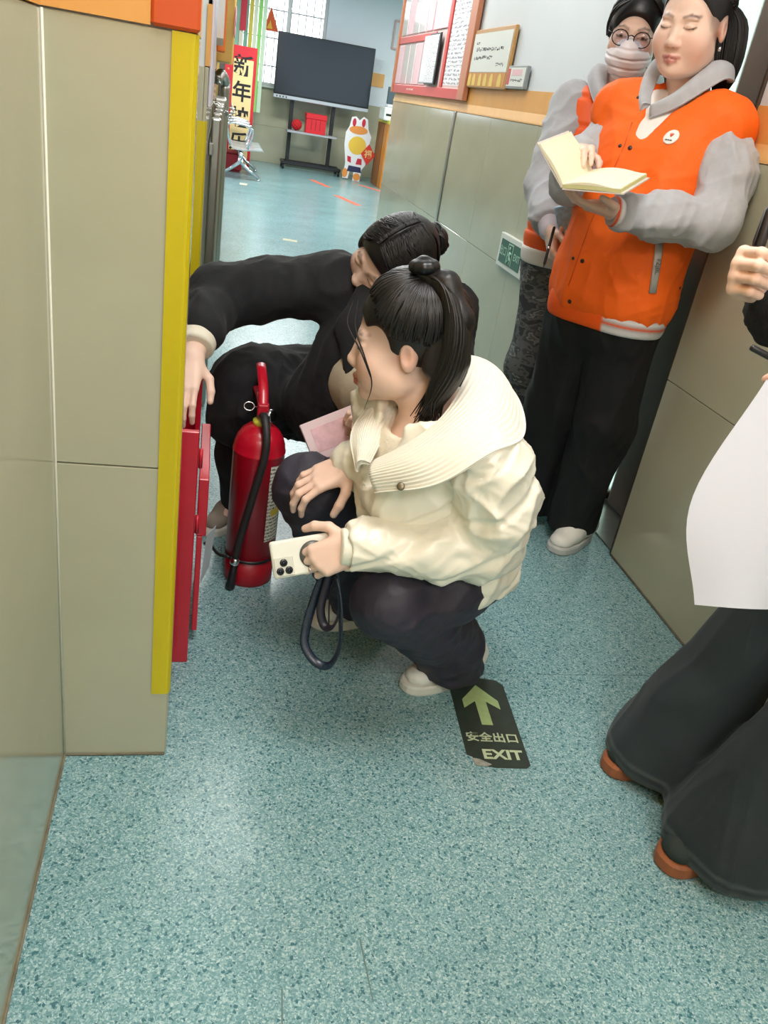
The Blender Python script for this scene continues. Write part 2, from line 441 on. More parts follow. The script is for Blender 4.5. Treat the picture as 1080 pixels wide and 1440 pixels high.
# glass door in a dark bronze frame, set back in the wall
dr = thing('door_1', (1.56, 2.62, 0), None, None, kind='structure')
def bar(name, lo, hi, m=M_DARKFR, p=dr, bev=0.004): return rbox(name, lo, hi, m, p, bev=bev)
bar('door_frame', (1.52, 2.190, 0), (1.60, 2.235, 2.249)); bar('door_frame', (1.52, 3.015, 0), (1.60, 3.058, 2.249)); bar('door_frame', (1.52, 2.236, 2.20), (1.60, 3.014, 2.249))
bar('stile', (1.545, 2.238, 0.012), (1.588, 2.575, 2.195)); bar('stile', (1.545, 2.94, 0.012), (1.588, 3.012, 2.195))
bar('glazing_bead', (1.556, 2.576, 0.012), (1.578, 2.600, 2.195), mat('pale_aluminium', (186, 204, 196), rough=0.35, metal=0.5))
bar('rail', (1.545, 2.601, 0.012), (1.588, 2.939, 0.045)); bar('rail', (1.545, 2.601, 2.12), (1.588, 2.939, 2.195))
bar('glass_pane', (1.563, 2.601, 0.046), (1.571, 2.939, 2.119), glass_mat('green_glass', (222, 236, 228), frost=0.5), bev=0)
rbox('threshold', (1.394, 2.19, 0.0), (1.60, 3.058, 0.006), M_STEEL, dr, bev=0.002)
# jamb lining seen as the dark edge next to the tiles
rbox('jamb_lining', (1.3855, 2.1885, 0), (1.52, 2.1985, 2.249), M_DARKFR, dr, bev=0.001)
rbox('jamb_lining', (1.3855, 3.049, 0), (1.52, 3.059, 2.249), M_DARKFR, dr, bev=0.001)

# --- the hall at the end of the corridor
M_HTILE = M_TILE
struct('wall_hall_left', (-3.2, 6.9, 0), (-3.1, 15.2, CEIL_Z), M_WHITE)
struct('wall_hall_near_left', (-3.1, 6.9, 0), (-0.43, 7.0, CEIL_Z), M_WHITE)
struct('wall_hall_near_right', (1.60, 7.2, 0), (6.2, 7.30, CEIL_Z), M_WHITE)
struct('wall_hall_right', (6.1, 7.3, 0), (6.2, 15.2, CEIL_Z), M_WHITE)
struct('wall_near_end', (-0.43, -2.3, 0), (1.6, -2.2, CEIL_Z), M_WHITE)
YB = 15.1
wb = struct('wall_back', (-3.1, YB + 0.009, 0), (6.1, YB + 0.2, 1.13), M_GROUT)
tiles(wb, 'x', YB, -3.1, 6.1, 0, 1.13, 0.6, 0.565, +1)
struct('wall_back_upper', (1.62, YB, 1.13), (6.1, YB + 0.2, CEIL_Z), mat('cool_white_paint', (232, 238, 245), rough=0.8))
struct('wall_back_left', (-3.1, YB, 1.13), (-2.0, YB + 0.2, CEIL_Z), M_WHITE)
# window with aluminium frame and security bars
M_ALU = mat('window_aluminium', (188, 190, 190), rough=0.4, metal=0.3)
wn = thing('window_1', (0.0, YB, 1.13), None, None, kind='structure')
rbox('window_sill', (-2.0, YB - 0.06, 1.13), (1.62, YB + 0.2, 1.16), mat('sill_stone', (205, 212, 208), rough=0.3), wn)
for x in (-2.0, -0.9, 0.2, 0.98, 1.565): rbox('window_frame', (x, YB + 0.02, 1.16), (x + 0.055, YB + 0.08, CEIL_Z), M_ALU, wn)
for z in (1.16, 2.70): rbox('window_frame', (-1.945, YB + 0.02, z), (1.565, YB + 0.08, z + 0.045), M_ALU, wn)
for x0, x1 in ((-1.945, -0.9), (-0.845, 0.2), (0.255, 0.98), (1.035, 1.565)):
    rbox('pane', (x0, YB + 0.047, 1.205), (x1, YB + 0.053, 2.70), glass_mat('clear_glass', (250, 252, 252)), wn, bev=0)
gb = None
M_BAR = mat('security_bar', (150, 152, 150), rough=0.5)
for k in range(30):
    x = -1.95 + k * 0.12
    if x > 1.6: break
    if gb is None: gb = tube('security_bar', [(x, YB + 0.17, 1.16), (x, YB + 0.17, CEIL_Z)], 0.007, M_BAR, wn, sides=6)
    else: dup(gb, (x, YB + 0.17, (1.16 + CEIL_Z) / 2))
hb = None
for z in (1.45, 1.85, 2.25, 2.62):
    if hb is None: hb = tube('security_rail', [(-2.0, YB + 0.16, z), (1.62, YB + 0.16, z)], 0.009, M_BAR, wn, sides=6)
    else: dup(hb, (-0.19, YB + 0.16, z))
# ================================================================== THINGS OF THE PLACE
M_YEL = mat('yellow_guard', (204, 184, 10), rough=0.38, var=0.07, vscale=16, bump=0.05, bscale=30, stretch=(1, 1, 0.15))
M_RED = mat('red_enamel', (190, 18, 42), rough=0.28, var=0.06, vscale=20, coat=0.3)
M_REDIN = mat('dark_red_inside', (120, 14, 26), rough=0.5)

def corner_guard(x, y, z0, z1, label):
    """L-shaped angle strip on an outside corner: front leaf towards the camera, side leaf along the corridor"""
    w = 0.032; t = 0.003; r = 0.006
    pr = [(x - w, y - t), (x - r, y - t), (x - r * 0.3, y - t + r * 0.3 - t * 0.3), (x + t, y + r), (x + t, y + w), (x, y + w), (x, y), (x - w, y)]
    n = len(pr); V = [(a, b, z) for z in (z0, z1) for a, b in pr]
    F = [tuple(range(n - 1, -1, -1)), tuple(range(n, 2 * n))] + [(i, (i + 1) % n, n + (i + 1) % n, n + i) for i in range(n)]
    return tag(mk('corner_guard', V, F, M_YEL), label, 'corner guard', 'yellow corner guards')
corner_guard(-0.034, 1.278, 0.16, 1.288, 'long yellow plastic corner guard on the near edge of the tiled pillar')
corner_guard(-0.031, 2.351, 0.16, 1.13, 'shorter yellow corner guard just behind, on the far edge of the niche')

# --- red fire extinguisher box standing in the niche, lid off, front flap hanging open
bx = thing('extinguisher_box', (-0.14, 1.79, 0), 'open red metal fire extinguisher box standing in the niche behind the pillar', 'fire box')
x0, x1, y0, y1, zt = -0.285, -0.002, 1.575, 2.02, 0.592
rbox('side_panel', (x0, y0, 0), (x1, y0 + 0.014, zt), M_RED, bx, bev=0.002)
rbox('side_panel', (x0, y1 - 0.014, 0), (x1, y1, zt), M_RED, bx, bev=0.002)
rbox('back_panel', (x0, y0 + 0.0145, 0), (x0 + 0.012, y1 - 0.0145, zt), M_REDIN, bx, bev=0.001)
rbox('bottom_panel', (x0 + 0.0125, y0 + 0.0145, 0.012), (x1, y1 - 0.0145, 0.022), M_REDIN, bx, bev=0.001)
rbox('front_panel', (x1 - 0.012, y0 + 0.0145, 0.022), (x1, y1 - 0.0145, 0.40), M_RED, bx, bev=0.001)
rbox('front_rim', (x1 - 0.014, y1 - 0.05, 0.40), (x1, y1 - 0.0145, zt), M_RED, bx, bev=0.001)
fp = rbox('flap', (0.004, 1.655, 0.035), (0.0165, 1.985, 0.30), M_RED, bx, bev=0.0015)
rbox('flap_lip', (0.002, 1.655, 0.301), (0.0245, 1.985, 0.447), M_RED, bx, bev=0.002)
for z in (0.36, 0.52):
    tube('hinge', [(0.003, y0 + 0.03, z - 0.022), (0.003, y0 + 0.03, z + 0.022)], 0.0045, M_RED, bx, sides=8)
cd = plate('inspection_card', [(0, 0), (0.075, -0.012), (0.082, -0.135), (0.02, -0.150)], (0.0270, 1.69, 0.285), (0.30, 0.95, 0), (0.10, 0, 1), 0.0006, M_PAPER)
tag(cd, 'white paper inspection card hanging from the flap of the red box', 'card')

# --- fire extinguisher
EX, EY = 0.152, 1.972
fe = thing('fire_extinguisher', (EX, EY, 0), 'red portable fire extinguisher with black hose standing on the floor', 'extinguisher')
R0 = 0.068
bd = lathe('cylinder', [(R0 - .006, 0.083), (R0, 0.085), (R0, 0.388), (R0 + .0012, 0.390), (R0 + .0012, 0.394), (R0, 0.396), (R0 - .002, 0.412), (R0 - .008, 0.43), (R0 - .019, 0.447), (R0 - .034, 0.459), (R0 - .046, 0.463)], (EX, EY, 0), M_RED, fe, segs=56)
lathe('base_skirt', [(R0 - .012, 0.0), (R0 - .003, 0.0), (R0 - .001, 0.006), (R0 - .001, 0.076), (R0 - .01, 0.078)], (EX, EY, 0), mat('skirt_red', (160, 16, 34), rough=0.4), fe, segs=56)
lathe('band', [(R0 - .004, 0.0765), (R0 + .0015, 0.077), (R0 + .0015, 0.0845), (R0 - .004, 0.085)], (EX, EY, 0), M_BLACK, fe, segs=56)
lathe('neck_ring', [(0.019, 0.460), (0.023, 0.462), (0.023, 0.474), (0.016, 0.477)], (EX, EY, 0), mat('yellow_seal', (206, 200, 70), rough=0.4), fe, segs=24)
vb = lathe('valve', [(0.013, 0.474), (0.0145, 0.478), (0.0145, 0.497), (0.012, 0.503), (0.012, 0.512), (0.009, 0.516)], (EX, EY, 0), mat('valve_metal', (170, 172, 170), rough=0.3, metal=0.9), fe, segs=20)
# carrying handle and squeeze lever (red, pointing away from the camera and up)
def grip(name, a, b, c, w, t):
    pts = spline([a, b, c], 9)
    V, F = sweep(pts, 0.5, 12, flat=(w, t), up=(0, -0.4, 1))
    return mk(name, V, F, M_RED, fe, True)
grip('handle', (EX, EY - 0.01, 0.498), (EX - .004, EY + 0.05, 0.515), (EX - .012, EY + 0.115, 0.520), 0.024, 0.012)
grip('lever', (EX, EY - 0.014, 0.508), (EX - .002, EY + 0.03, 0.553), (EX - .008, EY + 0.10, 0.590), 0.026, 0.014)
rbox('lever_bracket', (EX - .0145, EY - .018, 0.490), (EX + .0145, EY + .018, 0.522), M_RED, fe, bev=0.004, seg=2)
ring = [(EX - .036 + .013 * math.cos(a), EY - .012 + 0.004 * math.sin(a), 0.513 + .010 * math.sin(a)) for a in np.linspace(0, 2 * math.pi, 17)[:-1]]
V, F = merge([sweep(ring, 0.0017, 6, closed=True), sweep([(EX - .024, EY - .012, .513), (EX + .022, EY - .012, .510)], 0.0017, 6)])
mk('safety_pin', V, F, M_CHROME, fe, True)
lathe('pressure_gauge', [(0.001, 0), (0.0155, 0), (0.0175, 0.003), (0.0175, 0.012), (0.015, 0.014), (0.0005, 0.0125)], (EX + .0145, EY - .012, 0.492), M_CHROME, fe, segs=24, axis=(0.8, -0.6, 0.1))
hp = spline([(EX, EY - 0.014, 0.492), (EX + .004, EY - 0.045, 0.494), (EX + 0.010, EY - 0.076, 0.455), (EX + .008, EY - 0.083, 0.40), (EX - .012, EY - .0815, 0.29), (EX - .034, EY - .075, .165), (EX - .043, EY - .073, .095)], 36)
tube('hose', hp, 0.0105, mat('hose_rubber', (40, 38, 38), rough=0.55), fe, sides=12)
lathe('hose_clip', [(0.011, 0), (0.013, 0.002), (0.013, 0.018), (0.011, 0.02)], (EX - .0435, EY - .0728, 0.08), M_CHROME, fe, segs=18, axis=(0.09, 0, 1))
lathe('nozzle', [(0.0135, 0), (0.0135, 0.01), (0.0115, 0.02), (0.0105, 0.075), (0.009, 0.077)], (EX - .051, EY - .073, 0.004), M_BLACK, fe, segs=18, axis=(0.10, 0, 1))
tube('strap', spline([(EX - R0 * .8, EY - R0 * .6, 0.081), (EX - R0 - .02, EY - .02, 0.079), (EX - R0 - 0.045, EY + .03, 0.083), (EX - R0 - .058, EY + .03, 0.078)], 12), 0.0045, M_BLACK, fe, sides=8)
def print_mat(name, paper, ink, sx, sy, cover=0.5, axis_uv=True):
    """paper with rows of small print"""
    m = bpy.data.materials.new(name); m.use_nodes = True
    nt = m.node_tree; N = nt.nodes; L = nt.links; b = N['Principled BSDF']; b.inputs['Roughness'].default_value = 0.5
    uv = N.new('ShaderNodeUVMap'); uv.uv_map = 'UVMap'
    br = N.new('ShaderNodeTexBrick'); br.inputs['Scale'].default_value = 1.0
    mp = N.new('ShaderNodeMapping'); mp.inputs['Scale'].default_value = (sx, sy, 1)
    L.new(uv.outputs[0], mp.inputs[0])
    nz = N.new('ShaderNodeTexNoise'); nz.inputs['Scale'].default_value = 1.0; nz.inputs['Detail'].default_value = 2
    L.new(mp.outputs[0], nz.inputs['Vector'])
    wv = N.new('ShaderNodeTexWave'); wv.bands_direction = 'Y'; wv.inputs['Scale'].default_value = sy * 0.16; L.new(uv.outputs[0], wv.inputs['Vector'])
    g = N.new('ShaderNodeMath'); g.operation = 'GREATER_THAN'; g.inputs[1].default_value = 1 - cover; L.new(nz.outputs['Fac'], g.inputs[0])
    w2 = N.new('ShaderNodeMath'); w2.operation = 'GREATER_THAN'; w2.inputs[1].default_value = 0.45; L.new(wv.outputs['Fac'], w2.inputs[0])
    mu = N.new('ShaderNodeMath'); mu.operation = 'MULTIPLY'; L.new(g.outputs[0], mu.inputs[0]); L.new(w2.outputs[0], mu.inputs[1])
    mx = N.new('ShaderNodeMix'); mx.data_type = 'RGBA'; mx.inputs[6].default_value = lin(paper); mx.inputs[7].default_value = lin(ink)
    L.new(mu.outputs[0], mx.inputs[0]); L.new(mx.outputs[2], b.inputs['Base Color'])
    N.remove(br)
    return m
def uv_patch(name, grid, m, parent, nu, nv):
    """grid: function (i/nu, j/nv) -> point; a sheet with UVs"""
    V = [tuple(grid(i / nu, j / nv)) for j in range(nv + 1) for i in range(nu + 1)]
    F = [(j * (nu + 1) + i, j * (nu + 1) + i + 1, (j + 1) * (nu + 1) + i + 1, (j + 1) * (nu + 1) + i) for j in range(nv) for i in range(nu)]
    o = mk(name, V, F, m, parent, True)
    uvl = o.data.uv_layers.new(name='UVMap')
    for li, l in enumerate(o.data.loops):
        k = l.vertex_index; uvl.data[li].uv = ((k % (nu + 1)) / nu, (k // (nu + 1)) / nv)
    return o
M_LBL = print_mat('label_print', (228, 224, 210), (96, 92, 96), 16, 42, 0.52)
a0, a1 = math.radians(-64), math.radians(-14)
uv_patch('paper_label', lambda u, v: (EX + (R0 + .0007) * math.cos(a0 + (a1 - a0) * u), EY + (R0 + .0007) * math.sin(a0 + (a1 - a0) * u), 0.145 + .225 * v), M_LBL, fe, 14, 2)
uv_patch('yellow_mark', lambda u, v: (EX + (R0 + .0012) * math.cos(a0 + (a1 - a0) * (.2 + .6 * u)), EY + (R0 + .0012) * math.sin(a0 + (a1 - a0) * (.2 + .6 * u)), 0.222 + .02 * v), mat('label_yellow', (214, 190, 60), rough=0.5), fe, 8, 1)
uv_patch('dark_mark', lambda u, v: (EX + (R0 + .0012) * math.cos(a0 + (a1 - a0) * (.5 + .35 * u)), EY + (R0 + .0012) * math.sin(a0 + (a1 - a0) * (.5 + .35 * u)), 0.285 + .024 * v), mat('label_ink', (60, 58, 66), rough=0.5), fe, 8, 1)

# --- floor exit sticker
M_DEC = mat('dark_green_sticker', (46, 58, 50), rough=0.4, var=0.18, vscale=30)
M_GLOW = mat('pale_green_print', (164, 188, 128), rough=0.5, var=0.08, vscale=60)
M_GLOWT = mat('pale_text_print', (186, 198, 162), rough=0.5)
dax = Vector((0.9972, -0.0742, 0)); day = Vector((0.0742, 0.9972, 0)); dc = Vector((0.693, 1.377, 0.0))
def dp(x, y, z=0.0): return dc + dax * x + day * y + Vector((0, 0, z))
ex = thing('floor_exit_sticker', dc, 'dark green floor sticker with a pale arrow and EXIT lettering', 'floor sticker')
plate('backing', [(-0.072, -0.118), (-0.060, -0.124), (-0.056, -0.140), (-0.045, -0.150), (-0.01, -0.155), (0.058, -0.154), (0.070, -0.144), (0.071, 0.128), (0.055, 0.146), (0.02, 0.150), (0.0, 0.156), (-0.06, 0.156), (-0.071, 0.140)], dp(0, 0, 0.0003), dax, day, 0.0005, M_DEC, ex)
plate('torn_corner', [(-0.062, -0.128), (-0.045, -0.131), (-0.02, -0.146), (-0.035, -0.153), (-0.058, -0.150)], dp(0, 0, 0.0009), dax, day, 0.0008, mat('torn_film', (150, 150, 138), rough=0.4, var=0.3, vscale=80), ex)
plate('arrow', [(-0.0135, -0.020), (0.0135, -0.020), (0.0135, 0.062), (0.045, 0.036), (0.045, 0.066), (0.0, 0.122), (-0.045, 0.066), (-0.045, 0.036), (-0.0135, 0.062)], dp(-0.002, 0, 0.0010), dax, day, 0.0004, M_GLOW, ex)
text('lettering', '安全出口', 0.0315, dp(0.0, -0.063, 0.0012), dax, day, M_GLOWT, ex, bold=0.0006)
text('lettering', 'EXIT', 0.040, dp(0.012, -0.116, 0.0012), dax, day, M_GLOWT, ex, bold=0.0012, sx=1.15)

# --- scuff marks on the floor are separate dark streaks
for nm, a, b_ in (('x', (0.17, 0.771), (0.165, 0.70)), ('y', (0.306, 0.846), (0.31, 0.74))):
    sc_ = plate('floor_scratch', [(0, 0), (0.003, 0), (0.0035, (Vector(b_) - Vector(a)).length), (0.001, (Vector(b_) - Vector(a)).length)], (a[0], a[1], 0.0003), (1, 0.05, 0), (b_[0] - a[0], b_[1] - a[1], 0), -0.0002, mat('scratch', (92, 116, 112), rough=0.6))
    tag(sc_, 'short grey scratch on the vinyl near the picture bottom, ' + ('left one' if nm == 'x' else 'right, longer one'), 'scratch')

# --- wall exit sign (on the right wall)
XR = 1.385
M_SIGNG = mat('sign_green', (44, 92, 74), rough=0.35)
M_SIGNW = mat('sign_white', (222, 226, 218), rough=0.4)
es = thing('exit_sign', (XR, 3.735, 0.63), 'small white-framed green exit sign low on the tiled right wall', 'sign')
rbox('housing', (XR - 0.022, 3.55, 0.625), (XR - 0.0005, 3.92, 0.778), M_SIGNW, es, bev=0.004, seg=2)
rbox('face', (XR - 0.0245, 3.585, 0.648), (XR - 0.0215, 3.885, 0.755), M_SIGNG, es, bev=0.001)
M_SIGNP = mat('sign_pale', (176, 216, 196), rough=0.4)
wy = Vector((0, -1, 0)); wz = Vector((0, 0, 1))        # lettering axes on the right wall, seen from inside
text('lettering', '出口', 0.048, (XR - 0.0255, 3.835, 0.70), wy, wz, M_SIGNP, es, bold=0.0004)
text('lettering', 'EXIT', 0.043, (XR - 0.0255, 3.635, 0.70), wy, wz, M_SIGNP, es, bold=0.0006)
o_ = Vector((XR - 0.025, 3.735, 0.70))
def wp2(pts): return pts
plate('doorway', [(-0.036, -0.045), (-0.030, -0.045), (-0.030, 0.042), (0.030, 0.042), (0.030, -0.045), (0.036, -0.045), (0.036, 0.048), (-0.036, 0.048)], o_, wy, wz, 0.001, M_SIGNP, es)
V, F = merge([sweep([(XR - .0256, 3.735 - a * .9, .70 + b) for a, b in q], 0.0042, 6) for q in ([(-.004, .012), (.002, -.010)], [(.002, -.010), (.018, -.022), (.014, -.042)], [(.002, -.010), (-.010, -.026), (-.024, -.034)], [(-.004, .012), (.012, .004), (.020, .010)], [(-.004, .012), (-.016, .002), (-.022, -.006)])])
man = mk('running_figure', V, F, M_SIGNP, es)
lathe('figure_head', [(0.0005, 0), (0.008, 0), (0.008, 0.0015), (0.0005, 0.0015)], (XR - .0255, 3.741, .728), M_SIGNP, es, segs=14, axis=(-1, 0, 0))

# --- notice board, award sign and certificate on the right wall
M_BRED = mat('board_red', (206, 62, 50), rough=0.35)
M_BPINK = mat('board_pink_print', (230, 188, 193), rough=0.4)
nb = thing('notice_board', (XR, 6.3, 1.315), 'large notice board with brown frame, clear pockets and papers on right wall', 'notice board')
M_BFR = mat('board_frame_brown', (198, 128, 92), rough=0.4)
zt = 2.12
rbox('backing', (XR - 0.012, 5.20, 1.33), (XR - 0.0005, 7.28, zt), mat('board_backing', (216, 196, 192), rough=0.5), nb, bev=0.001)
rbox('frame', (XR - 0.03, 5.06, 1.315), (XR - 0.0005, 5.20, zt), M_BFR, nb); rbox('frame', (XR - 0.03, 7.28, 1.315), (XR - 0.0005, 7.33, zt), M_BFR, nb)
rbox('bottom_rail', (XR - 0.024, 5.20, 1.315), (XR - 0.0005, 7.28, 1.375), M_BRED, nb)
rbox('divider', (XR - 0.022, 5.66, 1.375), (XR - 0.0125, 5.72, zt), M_BRED, nb)
rbox('title_strip', (XR - 0.022, 6.02, 1.655), (XR - 0.0125, 7.28, 1.70), M_BRED, nb)
text('lettering', '•••• ••• •••••', 0.05, (XR - 0.0245, 6.6, 1.345), wy, wz, mat('board_text', (240, 206, 196), rough=0.5), nb)
M_POCK = mat('pocket_film', (232, 226, 226), rough=0.1, coat=0.6)
M_DOC = print_mat('document_print', (232, 233, 236), (150, 152, 160), 10, 60, 0.5)
pk = 0
for y in np.linspace(7.24, 6.16, 6)[:-1]:
    for (za, zb) in ((1.38, 1.645), (1.71, 2.10)):
        rbox('pocket', (XR - 0.020, y - 0.195, za), (XR - 0.0125, y - 0.005, zb), M_POCK if (pk % 3) else M_BPINK, nb, bev=0.004)
        pk += 1
rbox('pocket', (XR - 0.020, 5.74, 1.71), (XR - 0.0125, 6.15, 2.10), M_BPINK, nb, bev=0.003)
def wall_sheet(name, y1, y0, z0, z1, x, m, parent):
    return uv_patch(name, lambda u, v: (x, y1 + (y0 - y1) * u, z0 + (z1 - z0) * v), m, parent, 1, 1)
wall_sheet('poster', 5.655, 5.21, 1.39, 2.10, XR - 0.0130, M_DOC, nb)
cb = thing('clipboard', (XR - .03, 5.93, 1.39), 'black clipboard with a white sheet hanging on the red-edged notice board', 'clipboard')
rbox('board', (XR - 0.040, 5.80, 1.385), (XR - 0.030, 6.10, 1.685), M_BLACK, cb, bev=0.002)
wall_sheet('sheet', 6.105, 5.83, 1.395, 1.675, XR - 0.0412, M_DOC, cb)
tag(wall_sheet('paper_sheet', 6.33, 6.11, 1.40, 1.68, XR - 0.024, M_PAPER, None), 'plain white sheet tucked beside the clipboard on the notice board', 'paper')

sg = thing('award_sign', (XR, 4.72, 1.39), 'white plaque with gold frame and golden trophy row on the right wall', 'plaque')
rbox('frame', (XR - 0.018, 4.345, 1.386), (XR - 0.0005, 5.055, 1.668), mat('plaque_gold', (196, 150, 92), rough=0.35, metal=0.3), sg, bev=0.003)
rbox('panel', (XR - 0.020, 4.365, 1.462), (XR - 0.0175, 5.045, 1.648), M_SIGNW, sg, bev=0)
rbox('trophy_strip', (XR - 0.020, 4.365, 1.392), (XR - 0.0175, 5.045, 1.458), mat('strip_orange', (206, 140, 58), rough=0.4), sg, bev=0)
M_TROPHY = mat('trophy_gold', (226, 196, 84), rough=0.4)
tp = None
for i, y in enumerate((5.01, 4.92, 4.80, 4.70, 4.59, 4.45)):
    if tp is None: tp = plate('trophy', [(-.03, -.028), (.03, -.028), (.03, .004), (.022, .022), (.008, .031), (-.008, .031), (-.022, .022), (-.03, .004)], (XR - .0203, y, 1.424), wy, wz, 0.001, M_TROPHY, sg)
    else: dup(tp, Vector((XR - .0208, y, 1.4255)))
M_INK = mat('print_ink', (92, 92, 96), rough=0.6)
def ink_row(parent, y1, y0, z, h, x, n, seed):
    rnd = random.Random(seed); V = []; F = []
    w = (y1 - y0) / n
    for i in range(n):
        ya = y1 - i * w
        for q in range(3):
            za = z - h / 2 + h * rnd.random() * .7; zz = za + h * (.15 + .25 * rnd.random()); yb = ya - w * .85 * (0.3 + .7 * rnd.random())
            k = len(V); V += [(x, ya, za), (x, yb, za), (x, yb, zz), (x, ya, zz)]; F.append((k, k + 1, k + 2, k + 3))
    mk('printed_line', V, F, M_INK, parent, kind='stuff')
ink_row(sg, 4.985, 4.91, 1.603, 0.018, XR - .0204, 3, 1); ink_row(sg, 4.965, 4.46, 1.570, 0.020, XR - .0204, 16, 2); ink_row(sg, 4.985, 4.64, 1.530, 0.020, XR - .0204, 11, 3); ink_row(sg, 4.56, 4.42, 1.496, 0.018, XR - .0204, 6, 4)
ce = thing('certificate', (XR, 4.20, 1.395), 'small grey-framed certificate leaning beside the award plaque', 'certificate')
rbox('frame', (XR - 0.018, 4.055, 1.392), (XR - 0.0005, 4.335, 1.49), mat('grey_frame', (140, 148, 148), rough=0.4), ce, bev=0.002)
rbox('paper', (XR - 0.0195, 4.068, 1.402), (XR - 0.0175, 4.325, 1.482), M_SIGNW, ce, bev=0)
rbox('red_panel', (XR - 0.0202, 4.285, 1.408), (XR - 0.0190, 4.322, 1.478), M_BRED, ce, bev=0)
rbox('pink_heading', (XR - 0.0202, 4.11, 1.448), (XR - 0.0190, 4.26, 1.474), M_BPINK, ce, bev=0)
ink_row(ce, 4.265, 4.09, 1.428, 0.014, XR - .0200, 10, 6)

# --- left side of the corridor further on: posters and the folded steel gate
def sheet_panel(name, y0, y1, z0, z1, x0, x1, m, label, cat):
    return tag(rbox(name, (x0, y0, z0), (x1, y1, z1), m, bev=0.002), label, cat)
sheet_panel('wall_poster', 2.45, 3.35, 1.16, 2.2, -0.0305, -0.022, mat('lilac_poster', (214, 210, 222), rough=0.3, var=0.08, vscale=5), 'pale lilac poster on the corridor wall just past the yellow guards', 'poster')
ps = thing('display_panel', (-0.02, 4.2, 1.39), 'white display panel with rounded corner and orange border on left wall', 'display panel')
pts = [(0, 0.25), (0.10, 0.08), (0.25, 0.0), (1.3, 0.0), (1.3, 0.9), (0, 0.9)]
plate('panel', [(1.3 - a, b) for a, b in reversed(pts)][::-1], (-0.028, 3.6, 1.36), (0, 1, 0), wz, 0.030, mat('panel_white', (232, 226, 222), rough=0.3), ps)
rbox('orange_border', (-0.028, 4.91, 1.34), (0.014, 5.12, 2.3), mat('panel_orange', (232, 120, 44), rough=0.35), ps)
sh = thing('wall_shelf', (0.0, 6.2, 1.3), 'yellow wooden wall shelf unit with pink paper flower at corridor end', 'shelf')
M_PINE = mat('pine', (206, 172, 92), rough=0.5, var=0.1)
rbox('side_board', (-0.028, 5.35, 1.30), (0.055, 5.39, 2.2), M_PINE, sh); rbox('side_board', (-0.028, 6.40, 1.30), (0.075, 6.44, 2.2), M_PINE, sh)
for z in (1.30, 1.62, 1.95): rbox('shelf_board', (-0.028, 5.391, z), (0.05, 6.399, z + 0.03), M_PINE, sh)
V = []; F = []
fl_ = []
for k in range(5):
    a = 2 * math.pi * k / 5 + .3
    fl_.append(((0.062, 5.37 - .035 * math.cos(a), 1.50 + .05 * math.sin(a)), (0.006, 0.028, 0.034)))
def ell_mesh(items, n=10):
    parts = []
    for c, r in items:
        Vv = []; Ff = []
        for i in range(n + 1):
            th = math.pi * i / n
            for j in range(2 * n):
                ph = math.pi * j / n
                Vv.append((c[0] + r[0] * math.sin(th) * math.cos(ph), c[1] + r[1] * math.sin(th) * math.sin(ph), c[2] + r[2] * math.cos(th)))
        for i in range(n):
            for j in range(2 * n):
                Ff.append((i * 2 * n + j, (i + 1) * 2 * n + j, (i + 1) * 2 * n + (j + 1) % (2 * n), i * 2 * n + (j + 1) % (2 * n)))
        parts.append((Vv, Ff))
    return merge(parts)
V, F = ell_mesh(fl_); fo = mk('paper_flower', V, F, mat('flower_pink', (232, 170, 184), rough=0.6), None, True)
tag(fo, 'pink paper flower stuck on the yellow shelf edge', 'paper flower')

gt = thing('folding_gate', (0.0, 5.0, 0), 'folded stainless steel gate with round posts against the left corridor wall', 'gate')
gp = None
for i, (gx, gy) in enumerate(((-0.006, 3.3), (-0.004, 3.7), (0.0, 4.1), (0.004, 4.5), (0.008, 4.9))):
    if gp is None: gp = rbox('leaf_post', (gx - 0.018, gy - 0.03, 0.01), (gx + 0.018, gy + 0.03, 1.10), M_STEEL, gt, bev=0.008, seg=2)
    else: dup(gp, Vector((gx, gy, 0.555)))
pp = spline([(0.030, 5.6, 0.0), (0.030, 5.6, 0.5), (0.030, 5.6, 1.12), (0.024, 5.58, 1.20), (0.0, 5.5, 1.235), (-0.02, 5.45, 1.20)], 22)
tube('end_post', pp, 0.030, M_STEEL, gt, sides=14)
rbox('end_leaf', (-0.026, 5.0, 0.01), (0.040, 5.5, 1.12), M_STEEL, gt, bev=0.01, seg=2)
rbox('lower_rail', (-0.028, 3.2, 0.15), (-0.012, 5.4, 0.19), M_STEEL, gt); rbox('upper_rail', (-0.028, 3.2, 0.98), (-0.012, 5.4, 1.02), M_STEEL, gt)
ch = thing('chain', (0.04, 5.0, 1.0), 'short steel chain looped round the gate post', 'chain')
lk = []
cp = spline([(-0.02, 4.83, 1.095), (0.02, 4.82, 1.075), (0.05, 4.9, 1.05), (0.075, 5.1, 1.06), (0.07, 5.3, 1.08)], 12)
for i, p in enumerate(cp):
    t = (cp[min(i + 1, 11)] - cp[max(i - 1, 0)]); t = Vector(t).normalized(); s = (Vector((0, 0, 1)) if i % 2 else t.cross(Vector((0, 0, 1)))).normalized()
    lp = [Vector(p) + t * (0.024 * math.cos(a)) + s * (0.013 * math.sin(a)) for a in np.linspace(0, 2 * math.pi, 11)[:-1]]
    V, F = sweep(lp, 0.0042, 6, closed=True); mk('link', V, F, M_STEEL, ch, True)

